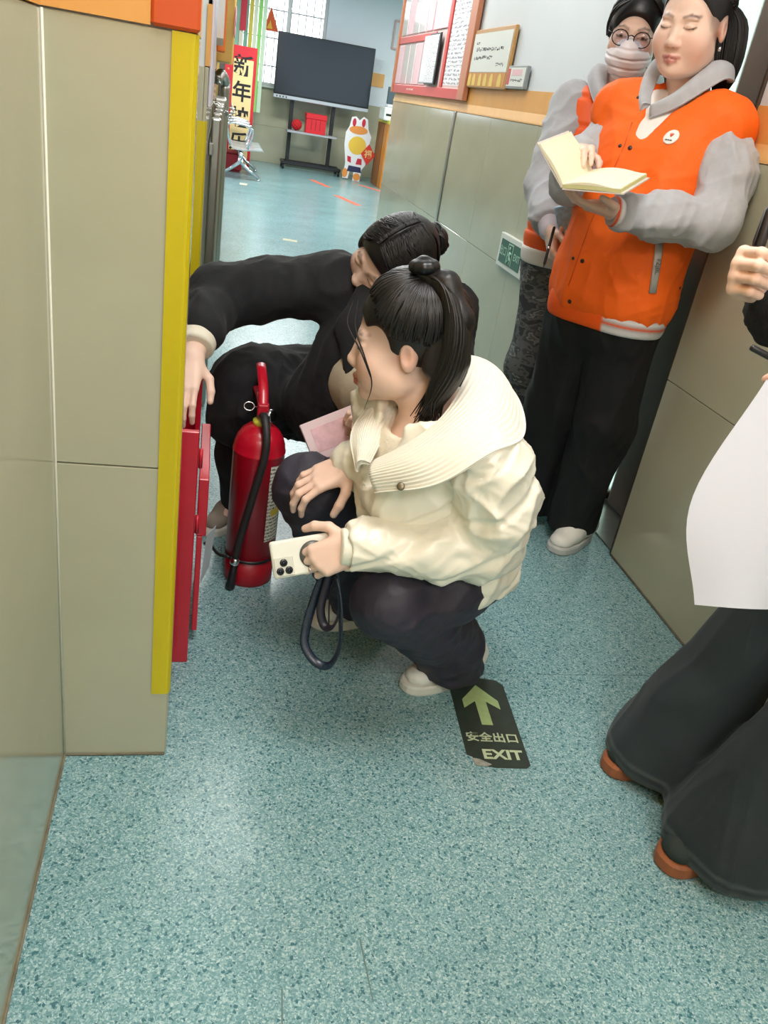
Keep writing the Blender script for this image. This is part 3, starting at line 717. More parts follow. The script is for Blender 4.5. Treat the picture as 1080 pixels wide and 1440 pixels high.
# --- the hall: television on its stand
tv = thing('television', (1.62, 14.7, 1.03), 'large black flat television with silver lower edge on a wheeled stand', 'television')
rbox('bezel', (0.835, 14.66, 1.075), (2.385, 14.735, 1.945), mat('tv_black', (24, 26, 30), rough=0.35), tv, bev=0.006)
rbox('screen', (0.853, 14.655, 1.095), (2.367, 14.661, 1.928), mat('tv_screen', (52, 58, 66), rough=0.12), tv, bev=0.001)
rbox('speaker_bar', (0.835, 14.645, 1.020), (2.385, 14.735, 1.073), mat('tv_silver', (200, 204, 210), rough=0.3, metal=0.4), tv, bev=0.006)
for i in range(4): rbox('button', (0.88 + i * .05, 14.640, 1.036), (0.90 + i * .05, 14.646, 1.056), M_BLACK, tv, bev=0.002)
ts = thing('television_stand', (1.55, 14.7, 0), 'black steel television stand on castors with a middle shelf', 'stand')
M_STAND = mat('stand_black', (44, 44, 46), rough=0.4, metal=0.3)
for x in (1.12, 1.80): rbox('upright', (x, 14.74, 0.08), (x + 0.06, 14.80, 1.6), M_STAND, ts, bev=0.005)
rbox('shelf', (1.09, 14.42, 0.555), (1.90, 14.80, 0.585), mat('shelf_grey', (176, 178, 182), rough=0.35), ts, bev=0.004)
rbox('base_bar', (1.04, 14.40, 0.07), (2.02, 14.46, 0.12), M_STAND, ts, bev=0.012); rbox('base_bar', (1.04, 14.80, 0.07), (2.02, 14.86, 0.12), M_STAND, ts, bev=0.012)
for x in (1.04, 1.96): rbox('foot_bar', (x, 14.461, 0.075), (x + 0.06, 14.799, 0.115), M_STAND, ts, bev=0.008)
cs = None
for x in (1.07, 1.99):
    for y in (14.43, 14.83):
        if cs is None: cs = lathe('castor', [(0.012, -0.016), (0.034, -0.016), (0.036, 0), (0.034, 0.016), (0.012, 0.016)], (x, y, 0.036), M_STAND, ts, segs=16, axis=(1, 0, 0))
        else: dup(cs, Vector((x, y, 0.036)))
bl = []
rnd = random.Random(3)
for k in range(60):
    th = math.acos(1 - 2 * (k + .5) / 60); ph = k * 2.399963
    bl.append(((1.24 + .062 * math.sin(th) * math.cos(ph), 14.55 + .062 * math.sin(th) * math.sin(ph), 0.675 + .06 * math.cos(th)), (.026, .026, .026)))
V, F = ell_mesh(bl, 5); tag(mk('flower_ball', V, F, mat('crepe_red', (196, 22, 30), rough=0.7), None, True), 'red paper flower ball on the stand shelf', 'flower ball')
rb = thing('gift_box', (1.55, 14.55, 0.586), 'bright red square box beside the flower ball on the stand shelf', 'box')
M_GB = mat('gift_red', (222, 32, 44), rough=0.4)
rbox('box_body', (1.38, 14.44, 0.586), (1.70, 14.70, 0.80), M_GB, rb, bev=0.004); rbox('box_lid', (1.372, 14.432, 0.801), (1.708, 14.708, 0.875), M_GB, rb, bev=0.004)
for x in (1.46, 1.53, 1.60): rbox('stripe', (x, 14.4375, 0.64), (x + .012, 14.4398, 0.79), mat('gift_dark', (160, 20, 34), rough=0.5), rb, bev=0)

# --- red banner with new-year characters, leaning behind the bench
bn = thing('new_year_banner', (0.29, 13.6, 0), 'red upright banner with black brush characters on a cream strip', 'banner')
rbox('banner_board', (0.05, 13.60, 0.02), (0.50, 13.63, 1.62), mat('banner_red', (204, 36, 46), rough=0.5, var=0.05), bn, bev=0.002)
rbox('cream_strip', (0.17, 13.594, 0.04), (0.455, 13.5995, 1.45), mat('banner_cream', (236, 206, 146), rough=0.6), bn, bev=0)
for chh, z in (('新', 1.35), ('年', 1.01), ('快', 0.67), ('乐', 0.33)):
    text('character', chh, 0.285, (0.312, 13.5935, z), (1, 0, 0), (0, 0, 1), mat('brush_ink', (26, 24, 24), rough=0.6), bn, bold=0.006)
for i, (x, z) in enumerate(((0.10, 1.3), (0.12, 1.0), (0.09, 0.85), (0.13, .6), (.1, .4))):
    lathe('gold_dot', [(0.0005, 0), (0.018, 0), (0.018, 0.002), (0.0005, 0.002)], (x, 13.5995, z), mat('gold_print', (228, 130, 90), rough=0.4), bn, segs=10, axis=(0, -1, 0))

# --- coloured vertical blind beside the window
vbn = thing('vertical_blind', (0.35, 14.6, 0.75), 'row of coloured vertical blind slats beside the barred window', 'blind')
cols = [(214, 196, 96), (150, 196, 180), (226, 222, 196), (120, 168, 150), (206, 190, 74), (222, 226, 206), (148, 212, 110), (206, 226, 196)]
rbox('head_rail', (0.02, 14.52, 2.66), (0.70, 14.60, 2.72), M_ALU, vbn)
for i, c in enumerate(cols):
    x = 0.13 + i * 0.068
    rbox('slat', (x - 0.030, 14.50 + (i % 2) * .03, 0.76), (x + 0.030, 14.508 + (i % 2) * .03, 2.66), mat('slat_%d' % i, c, rough=0.6), vbn, bev=0.001)
tag(rbox('pennant', (0.24, 14.47, 1.85), (0.33, 14.48, 2.5), mat('pennant_red', (196, 40, 62), rough=0.6), bev=0.002), 'dark pink cloth pennant hanging in front of the coloured slats', 'pennant')
kb = thing('cupboard', (-0.1, 14.4, 0), 'dark cupboard with pale posts behind the banner', 'cupboard')
rbox('cupboard_body', (-0.6, 14.3, 0.0), (0.06, 14.7, 2.4), mat('cupboard_dark', (110, 102, 100), rough=0.5), kb)
rbox('post', (0.0605, 14.28, 0.0), (0.10, 14.34, 2.5), M_PINE, kb); rbox('post', (-0.08, 14.24, 0.0), (-0.03, 14.299, 2.5), M_PINE, kb)
rbox('shelf_edge', (-0.6, 14.28, 1.2), (-0.081, 14.299, 1.24), M_PINE, kb)

# orange triangle sticker on the window
tr = thing('triangle_sticker', (0.72, 15.0, 1.95), 'orange triangular paper sticker on the barred window', 'sticker')
plate('paper', [(0, 0), (0.24, 0), (0.10, 0.34)], (0.62, YB + 0.035, 1.94), (1, 0, 0), (0, 0, 1), -0.004, mat('sticker_orange', (226, 92, 40), rough=0.6), tr)
plate('yellow_mark', [(0, 0), (0.09, 0), (0.05, 0.12)], (0.67, YB + 0.033, 1.97), (1, 0, 0), (0, 0, 1), -0.002, mat('sticker_yellow', (240, 180, 60), rough=0.6), tr)

# --- row of steel waiting seats facing right
bc = thing('waiting_bench', (0.35, 12.7, 0), 'chrome waiting bench with perforated seats and looped armrests', 'bench')
M_SEAT = mat('perforated_steel', (206, 210, 214), rough=0.3, metal=0.6)
tube('beam', [(0.32, 11.85, 0.30), (0.32, 13.45, 0.30)], 0.03, M_CHROME, bc, sides=10)
for y in (12.0, 13.3):
    tube('leg', [(0.32, y, 0.29), (0.30, y, 0.20), (0.20, y, 0.12), (0.06, y, 0.03)], [0.028, 0.026, 0.022, 0.018], M_CHROME, bc, sides=10)
    tube('leg', [(0.32, y, 0.29), (0.34, y, 0.20), (0.44, y, 0.12), (0.58, y, 0.035)], [0.028, 0.026, 0.022, 0.018], M_CHROME, bc, sides=10)
    lathe('foot', [(0.02, 0), (0.024, 0.004), (0.02, 0.022), (0.008, 0.03)], (0.58, y, 0), M_CHROME, bc, segs=12)
    lathe('foot', [(0.02, 0), (0.024, 0.004), (0.02, 0.022), (0.008, 0.03)], (0.06, y, 0), M_CHROME, bc, segs=12)
st = None
for y in (12.0, 12.5, 13.0):
    if st is None:
        pf = [(0.62, .375), (0.60, .39), (0.50, .385), (0.36, .365), (0.22, .37), (0.17, .40), (0.13, .50), (0.09, .66), (0.06, .80)]
        V = []; F = []
        ys = np.linspace(y + .02, y + .46, 2)
        n = len(pf)
        for yy in ys:
            for (px, pz) in pf: V.append((px, yy, pz))
            for (px, pz) in pf: V.append((px + .008, yy, pz - .014))
        for i in range(n - 1):
            a = i; b = i + 1
            F += [(a, b, 2 * n + b, 2 * n + a), (n + b, n + a, 3 * n + a, 3 * n + b), (b, a, n + a, n + b), (2 * n + a, 2 * n + b, 3 * n + b, 3 * n + a)]
        F += [(0, 2 * n, 3 * n, n), (n - 1, 2 * n - 1, 4 * n - 1, 3 * n - 1)]
        st = mk('seat_shell', V, F, M_SEAT, bc)
        c0 = st.location.copy() + wl(bc); dy = 0.5
    else:
        dup(st, Vector((c0.x, c0.y + (y - 12.0), c0.z)))
am = None
for y in (12.0, 12.75, 13.48):
    if am is None:
        loop = [Vector((0.17, y, .40)), Vector((0.13, y, .56))] + [Vector(p) for p in spline([(0.12, y, .64), (0.15, y, .675), (0.24, y, .68), (0.38, y, .665), (0.45, y, .625), (0.46, y, .56)], 14)] + [Vector((0.43, y, .45)), Vector((0.40, y, .38))]
        am = tube('armrest', loop, 0.016, M_CHROME, bc, sides=8); c1 = am.location.copy() + wl(bc)
    else: dup(am, Vector((c1.x, c1.y + (y - 12.0), c1.z)))
crate = thing('red_crate', (0.15, 13.0, 0), 'dark red crate on the floor beneath the waiting bench', 'crate')
M_CR = mat('crate_red', (150, 26, 34), rough=0.5)
rbox('crate_body', (-0.05, 12.75, 0.03), (0.36, 13.2, 0.24), M_CR, crate, bev=0.008); rbox('crate_lid', (-0.06, 12.74, 0.241), (0.37, 13.21, 0.262), M_CR, crate, bev=0.006)
rbox('crate_foot', (-0.03, 12.78, 0.0), (0.34, 13.17, 0.029), M_CR, crate, bev=0.003)

# --- lion-dance style festive standee (kept generic) with a red diamond
sd = thing('festive_standee', (2.2, 14.2, 0), 'white, red and yellow cut-out festive standee beside the television stand', 'standee')
def disc(cx, cz, rx, rz, n=18): return [(cx + rx * math.cos(2 * math.pi * k / n), cz + rz * math.sin(2 * math.pi * k / n)) for k in range(n)]
SM = lambda n, c: mat(n, c, rough=0.5)
def sp(name, out, lay, m): plate(name, out, (0, 14.2 - lay * .004, 0), (1, 0, 0), (0, 0, 1), 0.004, m, sd)
sp('body_panel', [(2.03, .02), (2.12, .02), (2.14, .16), (2.20, .16), (2.20, .0), (2.32, .0), (2.33, .18), (2.38, .25), (2.40, .55), (2.42, .68), (2.36, .78), (2.33, .93), (2.26, .96), (2.20, .90), (2.14, .95), (2.07, .93), (2.05, .80), (2.0, .70), (2.0, .52), (2.05, .25)], 0, SM('standee_white', (240, 238, 238)))
sp('hood_trim', disc(2.12, .86, .03, .06), 1, SM('standee_red', (206, 40, 60))); sp('hood_trim', disc(2.27, .87, .03, .06), 1, SM('standee_red', (206, 40, 60)))
sp('hood_band', disc(2.2, .755, .15, .06), 1, SM('standee_orange', (236, 150, 70)))
sp('face_panel', disc(2.21, .53, .145, .135), 1, SM('standee_yellow', (240, 196, 70)))
sp('chest_patch', [(2.08, .28), (2.14, .26), (2.13, .35), (2.07, .36)], 1, SM('standee_red', (206, 40, 60))); sp('chest_patch', [(2.22, .25), (2.32, .25), (2.31, .34), (2.24, .34)], 1, SM('standee_red', (206, 40, 60)))
sp('shorts', [(2.09, .13), (2.33, .13), (2.31, .21), (2.11, .22)], 1, SM('standee_navy', (44, 48, 84)))
sp('boot', disc(2.26, .06, .06, .055), 1, SM('standee_orange', (236, 150, 70))); sp('boot', disc(2.06, .10, .045, .07), 1, SM('standee_orange', (236, 150, 70)))
dm = thing('fortune_diamond', (2.44, 14.17, .4), 'red diamond-shaped paper with a gold fortune character beside the standee', 'decoration')
plate('paper', [(0, -.16), (.12, 0), (0, .16), (-.12, 0)], (2.40, 14.168, .42), (1, 0, 0), (0, 0, 1), 0.004, SM('diamond_red', (222, 62, 40)), dm)
text('character', '福', 0.13, (2.40, 14.162, .42), (1, 0, 0), (0, 0, 1), SM('diamond_gold', (248, 196, 130)), dm, bold=0.003)

# --- orange counter with things on it
ct = thing('orange_counter', (3.0, 13.9, 0), 'orange wooden counter with a yellow top edge at the hall right side', 'counter')
rbox('counter_body', (2.53, 13.45, 0.0), (3.6, 14.3, 0.93), mat('counter_orange', (198, 124, 42), rough=0.4, var=0.08), ct)
rbox('counter_top', (2.53, 13.40, 0.931), (3.65, 14.35, 0.97), mat('counter_yellow', (214, 208, 76), rough=0.4), ct)
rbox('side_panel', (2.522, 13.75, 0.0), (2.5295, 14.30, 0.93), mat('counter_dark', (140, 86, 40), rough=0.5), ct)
pr = thing('white_printer', (2.65, 13.8, .97), 'white printer standing on the orange counter', 'printer')
rbox('printer_body', (2.46, 13.55, 0.971), (2.85, 14.0, 1.16), M_SIGNW, pr, bev=0.02, seg=2); rbox('paper_tray', (2.50, 13.56, 1.161), (2.80, 13.9, 1.20), M_PAPER, pr, bev=0.01); rbox('slot', (2.49, 13.546, 1.04), (2.66, 13.551, 1.07), M_BLACK, pr, bev=0.001)
for i in range(2): rbox('button', (2.70 + .05 * i, 13.545, 1.09), (2.73 + .05 * i, 13.551, 1.12), mat('button_grey', (90, 96, 100), rough=0.5), pr, bev=0.001)
spk = thing('desk_speaker', (2.36, 13.75, 1.2), 'slate grey upright speaker on the white printer', 'speaker')
rbox('speaker_body', (2.50, 13.62, 1.201), (2.60, 13.74, 1.44), mat('speaker_slate', (92, 108, 112), rough=0.4), spk, bev=0.01); rbox('speaker_grille', (2.508, 13.614, 1.22), (2.592, 13.621, 1.42), mat('grille', (70, 84, 90), rough=0.6), spk, bev=0.002)
tag(rbox('wall_notice', (2.34, YB - 0.012, 1.42), (2.66, YB - 0.001, 1.62), mat('notice_orange', (244, 184, 112), rough=0.6), bev=0.001), 'pale orange notice on the back wall right of the television', 'notice')
wf = thing('wall_frame', (2.9, YB, 2.1), 'small pinkish framed notice high on the pale back wall', 'frame')
rbox('frame', (2.70, YB - .03, 2.0), (3.05, YB - .001, 2.42), mat('frame_rose', (206, 176, 172), rough=0.5), wf); rbox('sheet', (2.73, YB - .033, 2.03), (3.02, YB - .0295, 2.39), M_PAPER, wf, bev=0)

# --- orange stickers on the hall floor
M_OST = mat('floor_sticker_orange', (226, 110, 84), rough=0.5)
for (x, y, a, l, txt) in ((1.53, 12.95, 0.25, 0.75, 'long orange floor strip closest to the television stand'), (1.72, 11.3, 0.25, 0.8, 'orange floor strip nearest the corridor'), (2.40, 13.3, 0.5, 0.7, 'orange floor strip in front of the orange counter')):
    d = Vector((math.sin(-a), math.cos(a), 0)); s = Vector((d.y, -d.x, 0))
    o = plate('floor_strip', [(-.05, -l / 2), (.05, -l / 2), (.05, l / 2), (-.05, l / 2)], (x, y, 0.0004), s, d, 0.0008, M_OST); tag(o, txt, 'floor sticker', 'orange floor strips')
o = plate('floor_tape', [(-.07, -.05), (.06, -.06), (.07, .04), (-.06, .06)], (0.69, 7.63, 0.0004), (1, 0, 0), (0, 1, 0), 0.0008, mat('tape_beige', (176, 172, 140), rough=0.5, var=0.3, vscale=60)); tag(o, 'scrap of beige tape stuck on the bluish hall floor', 'tape')
o = plate('floor_tape', [(-.05, -.10), (.04, -.11), (.06, .09), (-.04, .11)], (0.36, 11.45, 0.0004), (1, 0, 0), (0, 1, 0), 0.0008, mat('tape_pale', (206, 206, 180), rough=0.5)); tag(o, 'pale tape scrap on the floor in front of the waiting bench', 'tape')

# --- daylight side: shrub and building seen through the glass
def shrub(name, c, h, n, seed, label):
    rr = random.Random(seed); t = thing(name, c, label, 'shrub')
    V, F = [], []
    for k in range(n):
        p = Vector(c) + Vector((rr.gauss(0, .16), rr.gauss(0, .2), h * (.15 + .85 * rr.random())))
        d = Vector((rr.gauss(0, 1), rr.gauss(0, 1), rr.gauss(.4, .6))).normalized(); s = d.orthogonal().normalized(); l = .05 + .05 * rr.random()
        q = len(V); V += [p[:], (p + d * l * .5 + s * l * .22)[:], (p + d * l)[:], (p + d * l * .5 - s * l * .22)[:]]; F.append((q, q + 1, q + 2, q + 3))
    mk('foliage', V, F, mat('leaf_green', (112, 160, 84), rough=0.5, var=0.2), t, kind='stuff')
    for k in range(4):
        tube('stem', [Vector(c), Vector(c) + Vector((rr.gauss(0, .1), rr.gauss(0, .1), h * .8))], 0.008, mat('stem_brown', (90, 80, 60), rough=0.8), t, sides=5)
shrub('green_shrub', (2.15, 3.75, -0.121), 0.75, 260, 5, 'leafy green shrub outside the glass door')
# ================================================================== SCULPTING: smooth blends of tapered limbs, meshed by surface nets
def A3(p): return np.array(p, np.float32)
class Prim: pass
def cap(a, b, r1, r2=None, flat=None):
    """tapered limb; flat=(dir, s) thins the section by s along dir"""
    r2 = r1 if r2 is None else r2
    a = A3(a); b = A3(b); p = Prim(); R = max(r1, r2)
    p.lo = np.minimum(a, b) - R; p.hi = np.maximum(a, b) + R
    ab = b - a; L2 = float(ab @ ab) + 1e-12
    fl = None
    if flat is not None:
        n = A3(flat[0]); n = n / np.linalg.norm(n); fl = (n, flat[1] ** 2 - 1)
        if flat[1] < 1: p.lo = p.lo - R * (1 / flat[1] - 1); p.hi = p.hi + R * (1 / flat[1] - 1)
    def f(X, Y, Z):
        x = X - a[0]; y = Y - a[1]; z = Z - a[2]
        t = np.clip((x * ab[0] + y * ab[1] + z * ab[2]) / L2, 0, 1)
        x = x - t * ab[0]; y = y - t * ab[1]; z = z - t * ab[2]
        d2 = x * x + y * y + z * z
        if fl is not None:
            q = x * fl[0][0] + y * fl[0][1] + z * fl[0][2]; d2 = d2 + fl[1] * q * q
        return np.sqrt(np.maximum(d2, 1e-12)) - (r1 + (r2 - r1) * t)
    p.f = f; return p
def ell(c, r, ax=None):
    c = A3(c); r = A3(r); M = np.eye(3, dtype=np.float32) if ax is None else np.array(ax, np.float32)
    e = np.sqrt(((M * r[:, None]) ** 2).sum(0)); p = Prim(); p.lo = c - e; p.hi = c + e
    def f(X, Y, Z):
        x = X - c[0]; y = Y - c[1]; z = Z - c[2]
        u = [(x * M[i, 0] + y * M[i, 1] + z * M[i, 2]) / r[i] for i in range(3)]
        k0 = np.sqrt(u[0] ** 2 + u[1] ** 2 + u[2] ** 2) + 1e-6
        k1 = np.sqrt((u[0] / r[0]) ** 2 + (u[1] / r[1]) ** 2 + (u[2] / r[2]) ** 2) + 1e-6
        return k0 * (k0 - 1) / k1
    p.f = f; return p
def bxp(c, h, ax=None, rad=0.005):
    c = A3(c); h = A3(h); M = np.eye(3, dtype=np.float32) if ax is None else np.array(ax, np.float32)
    e = (np.abs(M) * h[:, None]).sum(0); p = Prim(); p.lo = c - e; p.hi = c + e
    def f(X, Y, Z):
        x = X - c[0]; y = Y - c[1]; z = Z - c[2]
        q = [np.abs(x * M[i, 0] + y * M[i, 1] + z * M[i, 2]) - (h[i] - rad) for i in range(3)]
        o = np.sqrt(sum(np.maximum(v, 0) ** 2 for v in q)); i_ = np.minimum(np.maximum(np.maximum(q[0], q[1]), q[2]), 0)
        return o + i_ - rad
    p.f = f; return p
def half(c, n, lo, hi):
    """half space beyond a plane (used to cut), limited to a box"""
    c = A3(c); n = A3(n); n = n / np.linalg.norm(n); p = Prim(); p.lo = A3(lo); p.hi = A3(hi)
    p.f = lambda X, Y, Z: (-(X - c[0]) * n[0] - (Y - c[1]) * n[1] - (Z - c[2]) * n[2])
    return p

class Sculpt:
    def __init__(s): s.ops = []
    def add(s, p, k=0.01): s.ops.append((0, p, k)); return s
    def cut(s, p, k=0.006): s.ops.append((1, p, k)); return s
    def limb(s, pts, rads, k=0.01, flat=None):
        for i in range(len(pts) - 1): s.add(cap(pts[i], pts[i + 1], rads[i], rads[i + 1], flat), k)
        return s
    def bounds(s):
        lo = np.min([p.lo for o, p, k in s.ops if o == 0], 0); hi = np.max([p.hi for o, p, k in s.ops if o == 0], 0)
        return lo, hi
    def field(s, lo, hi, h):
        n = np.ceil((np.array(hi) - np.array(lo)) / h).astype(int) + 1
        F = np.full(n, 1.0, np.float32)
        xs = [(lo[i] + h * np.arange(n[i])).astype(np.float32) for i in range(3)]
        for op, p, k in s.ops:
            m = k + 3 * h
            i0 = np.maximum(np.floor((p.lo - m - lo) / h).astype(int), 0); i1 = np.minimum(np.ceil((p.hi + m - lo) / h).astype(int) + 1, n)
            if (i1 <= i0).any(): continue
            sl = tuple(slice(i0[j], i1[j]) for j in range(3))
            d = p.f(xs[0][sl[0]][:, None, None], xs[1][sl[1]][None, :, None], xs[2][sl[2]][None, None, :]).astype(np.float32)
            B = F[sl]
            if op == 0:
                if k > 0:
                    q = np.maximum(k - np.abs(B - d), 0) / k; F[sl] = np.minimum(B, d) - q * q * (k * .25)
                else: F[sl] = np.minimum(B, d)
            else:
                d = -d
                if k > 0:
                    q = np.maximum(k - np.abs(B - d), 0) / k; F[sl] = np.maximum(B, d) + q * q * (k * .25)
                else: F[sl] = np.maximum(B, d)
        return F
    def mesh(s, h, lo=None, hi=None):
        if lo is None:
            lo, hi = s.bounds(); lo = lo - 3 * h; hi = hi + 3 * h
        lo = np.array(lo, float); hi = np.array(hi, float)
        return nets(s.field(lo, hi, h), lo, h)

def nets(F, lo, h):
    I = (F < 0)
    nx, ny, nz = F.shape
    s = np.zeros((nx - 1, ny - 1, nz - 1), np.int8)
    for a in (0, 1):
        for b in (0, 1):
            for c in (0, 1): s += I[a:nx - 1 + a, b:ny - 1 + b, c:nz - 1 + c]
    act = (s > 0) & (s < 8)
    ci = np.argwhere(act)
    idx = np.full(act.shape, -1, np.int32); idx[act] = np.arange(len(ci))
    cv = {}
    for a in (0, 1):
        for b in (0, 1):
            for c in (0, 1): cv[(a, b, c)] = F[ci[:, 0] + a, ci[:, 1] + b, ci[:, 2] + c]
    P = np.zeros((len(ci), 3), np.float64); N = np.zeros(len(ci))
    cs = list(cv.keys())
    for p in cs:
        for ax in range(3):
            if p[ax] == 1: continue
            q = list(p); q[ax] = 1; q = tuple(q)
            u = cv[p]; v = cv[q]; m = (u < 0) != (v < 0)
            t = np.where(m, u / np.where(m, u - v, 1), 0)
            for j in range(3):
                P[:, j] += np.where(m, p[j] + (t if j == ax else 0), 0)
            N += m
    P = P / N[:, None]
    V = lo + h * (ci + P)
    Q = []
    for ax in range(3):
        sl0 = [slice(None)] * 3; sl1 = [slice(None)] * 3; sl0[ax] = slice(0, -1); sl1[ax] = slice(1, None)
        A = I[tuple(sl0)]; B = I[tuple(sl1)]
        e = np.argwhere(A != B)
        o1, o2 = [(1, 2), (2, 0), (0, 1)][ax]
        ok = (e[:, o1] > 0) & (e[:, o2] > 0) & (e[:, o1] < idx.shape[o1]) & (e[:, o2] < idx.shape[o2])
        e = e[ok]
        def cell(d1, d2):
            g = e.copy(); g[:, o1] += d1; g[:, o2] += d2
            return idx[g[:, 0], g[:, 1], g[:, 2]]
        q = np.stack([cell(-1, -1), cell(0, -1), cell(0, 0), cell(-1, 0)], 1)
        fl = ~A[e[:, 0], e[:, 1], e[:, 2]]
        q[fl] = q[fl][:, ::-1]
        Q.append(q[(q >= 0).all(1)])
    return V, np.concatenate(Q)

def relax(V, Q, n=1, f=0.5):
    E = np.concatenate([Q[:, [0, 1]], Q[:, [1, 2]], Q[:, [2, 3]], Q[:, [3, 0]]]); E = np.concatenate([E, E[:, ::-1]])
    c = np.bincount(E[:, 0], minlength=len(V)).astype(float); c[c == 0] = 1
    for _ in range(n):
        S = np.stack([np.bincount(E[:, 0], weights=V[E[:, 1], j], minlength=len(V)) for j in range(3)], 1) / c[:, None]
        V = V + f * (S - V)
    return V
def normals(V, Q):
    n = np.cross(V[Q[:, 2]] - V[Q[:, 0]], V[Q[:, 3]] - V[Q[:, 1]])
    o = np.stack([sum(np.bincount(Q[:, k], weights=n[:, j], minlength=len(V)) for k in range(4)) for j in range(3)], 1)
    return o / (np.linalg.norm(o, axis=1, keepdims=True) + 1e-12)
_rs = np.random.RandomState(11); _LAT = _rs.rand(32, 32, 32).astype(np.float32)
def vnoise(P, seed=0):
    P = P + seed * 7.13; i = np.floor(P).astype(int); f = P - i; f = f * f * (3 - 2 * f)
    o = 0
    for a in (0, 1):
        for b in (0, 1):
            for c in (0, 1):
                w = (f[:, 0] if a else 1 - f[:, 0]) * (f[:, 1] if b else 1 - f[:, 1]) * (f[:, 2] if c else 1 - f[:, 2])
                o = o + w * _LAT[(i[:, 0] + a) % 32, (i[:, 1] + b) % 32, (i[:, 2] + c) % 32]
    return o
def ridges(P, d, freq, seed, warp=1.2):
    """soft cloth folds running roughly along direction d: varies across d"""
    d = np.array(d, float); d /= np.linalg.norm(d)
    q = P - np.outer(P @ d, d) * 0.8
    n = vnoise(q * freq, seed); n2 = vnoise(q * freq * 2.1 + 3.1, seed + 1)
    r = 1 - np.abs(2 * n - 1) * 1.6
    return np.clip(r, -0.6, 1) * .7 + (n2 - .5) * .5
def folds(P, d, freq, seed, sharp=2.0, along=.78):
    """sharper cloth folds lying along d"""
    d = np.array(d, float); d /= np.linalg.norm(d)
    q = P - np.outer(P @ d, d) * along
    w = np.stack([vnoise(P * freq * .6, seed + 3), vnoise(P * freq * .6, seed + 4), vnoise(P * freq * .6, seed + 5)], 1) - .5
    q = q + w * (.9 / freq)
    n = vnoise(q * freq, seed); m = vnoise(q * freq * 2.3, seed + 1)
    return (1 - np.abs(2 * n - 1)) ** sharp - .45 + .35 * ((1 - np.abs(2 * m - 1)) ** sharp - .45)
def paint(V, base, items):
    """colours at vertices: items = (prim, rgb, soft)"""
    C = np.tile(np.array(lin(base)[:3]), (len(V), 1))
    for p, rgb, soft in items:
        d = p.f(V[:, 0].astype(np.float32), V[:, 1].astype(np.float32), V[:, 2].astype(np.float32))
        w = np.clip(0.5 - d / (2 * soft), 0, 1)[:, None]; a = rgb[3] if len(rgb) > 3 else 1.0
        C = C * (1 - w * a) + np.array(lin(rgb)[:3]) * w * a
    return C
def shell(name, S, h, m, parent, smooth_n=1, disp=None, base_rgb=None, items=None):
    V, Q = S.mesh(h)
    if smooth_n: V = relax(V, Q, smooth_n)
    if disp is not None: V = V + normals(V, Q) * disp(V)[:, None]
    cols = paint(V, base_rgb, items or []) if base_rgb is not None else None
    return mk(name, V, Q, m, parent, True, cols=cols)

def unit(v): v = np.array(v, float); return v / np.linalg.norm(v)
class Frame:
    """local axes: s (left of the person), f (forward), u (up)"""
    def __init__(s, c, f, u, scale=1.0):
        s.c = np.array(c, float); s.f = unit(f); u = np.array(u, float); s.u = unit(u - s.f * (u @ s.f)); s.s = np.cross(s.u, s.f); s.k = scale
    def p(s, a, b, c): return s.c + s.k * (s.s * a + s.f * b + s.u * c)
    def ax(s): return np.stack([s.s, s.f, s.u])

SKIN = (236, 200, 180)
def head_prims(S, H, nose=1.0, open_eyes=False, wide=1.0):
    """head: skull, face, jaw, nose, lids, lips, ears, neck stub"""
    k = H.k; P = H.p; ax = H.ax()
    E = lambda c, r, kk, R=None: S.add(ell(P(*c), np.array(r) * k, ax if R is None else R), kk * k)
    E((0, -.012, .035), (.073 * wide, .093, .083), 0)
    E((0, .032, -.028), (.062 * wide, .060, .078), .03)
    E((0, .040, -.070), (.050 * wide, .046, .036), .025)
    E((0, .076, -.100), (.017, .015, .014), .025)
    for q in (-1, 1):
        E((q * .037 * wide, .058, -.038), (.031, .028, .034), .03)
        E((q * .050 * wide, .012, -.066), (.016, .024, .022), .03)
        E((q * .026, .080, .017), (.024, .010, .008), .012)
    S.add(cap(P(0, .083, .004), P(0, .1025 * nose, -.032), .0065 * k, .0090 * k), .018 * k)
    E((0, .1035, -.037), (.0115, .0090, .0088), .008)
    for q in (-1, 1):
        E((q * .0125, .095, -.0415), (.0078, .0095, .0068), .008)
        S.cut(ell(P(q * .033, .101, .001), np.array((.019, .014, .011)) * k, ax), .014 * k)
        E((q * .033, .0775, -.001), (.0165, .0140, .0105), .005)
        # ear with a hollow
        t = ax.copy(); t = np.stack([unit(ax[0] - .35 * q * ax[1] * 1.0), unit(ax[1] + .35 * q * ax[0]), ax[2]])
        E((q * .0715 * wide, -.008, -.012), (.0085, .0165, .028), .012, t)
        S.cut(ell(P(q * .0810 * wide, -.003, -.008), np.array((.006, .008, .015)) * k, t), .006 * k)
    S.add(cap(P(-.020, .088, -.0685), P(0, .0965, -.0665), .0042 * k, .0056 * k), .006 * k); S.add(cap(P(.020, .088, -.0685), P(0, .0965, -.0665), .0042 * k, .0056 * k), .006 * k)
    S.add(cap(P(-.015, .088, -.0765), P(0, .0945, -.0785), .0050 * k, .0066 * k), .006 * k); S.add(cap(P(.015, .088, -.0765), P(0, .0945, -.0785), .0050 * k, .0066 * k), .006 * k)
    S.cut(cap(P(-.019, .097, -.0725), P(.019, .097, -.0725), .0016 * k), .003 * k)
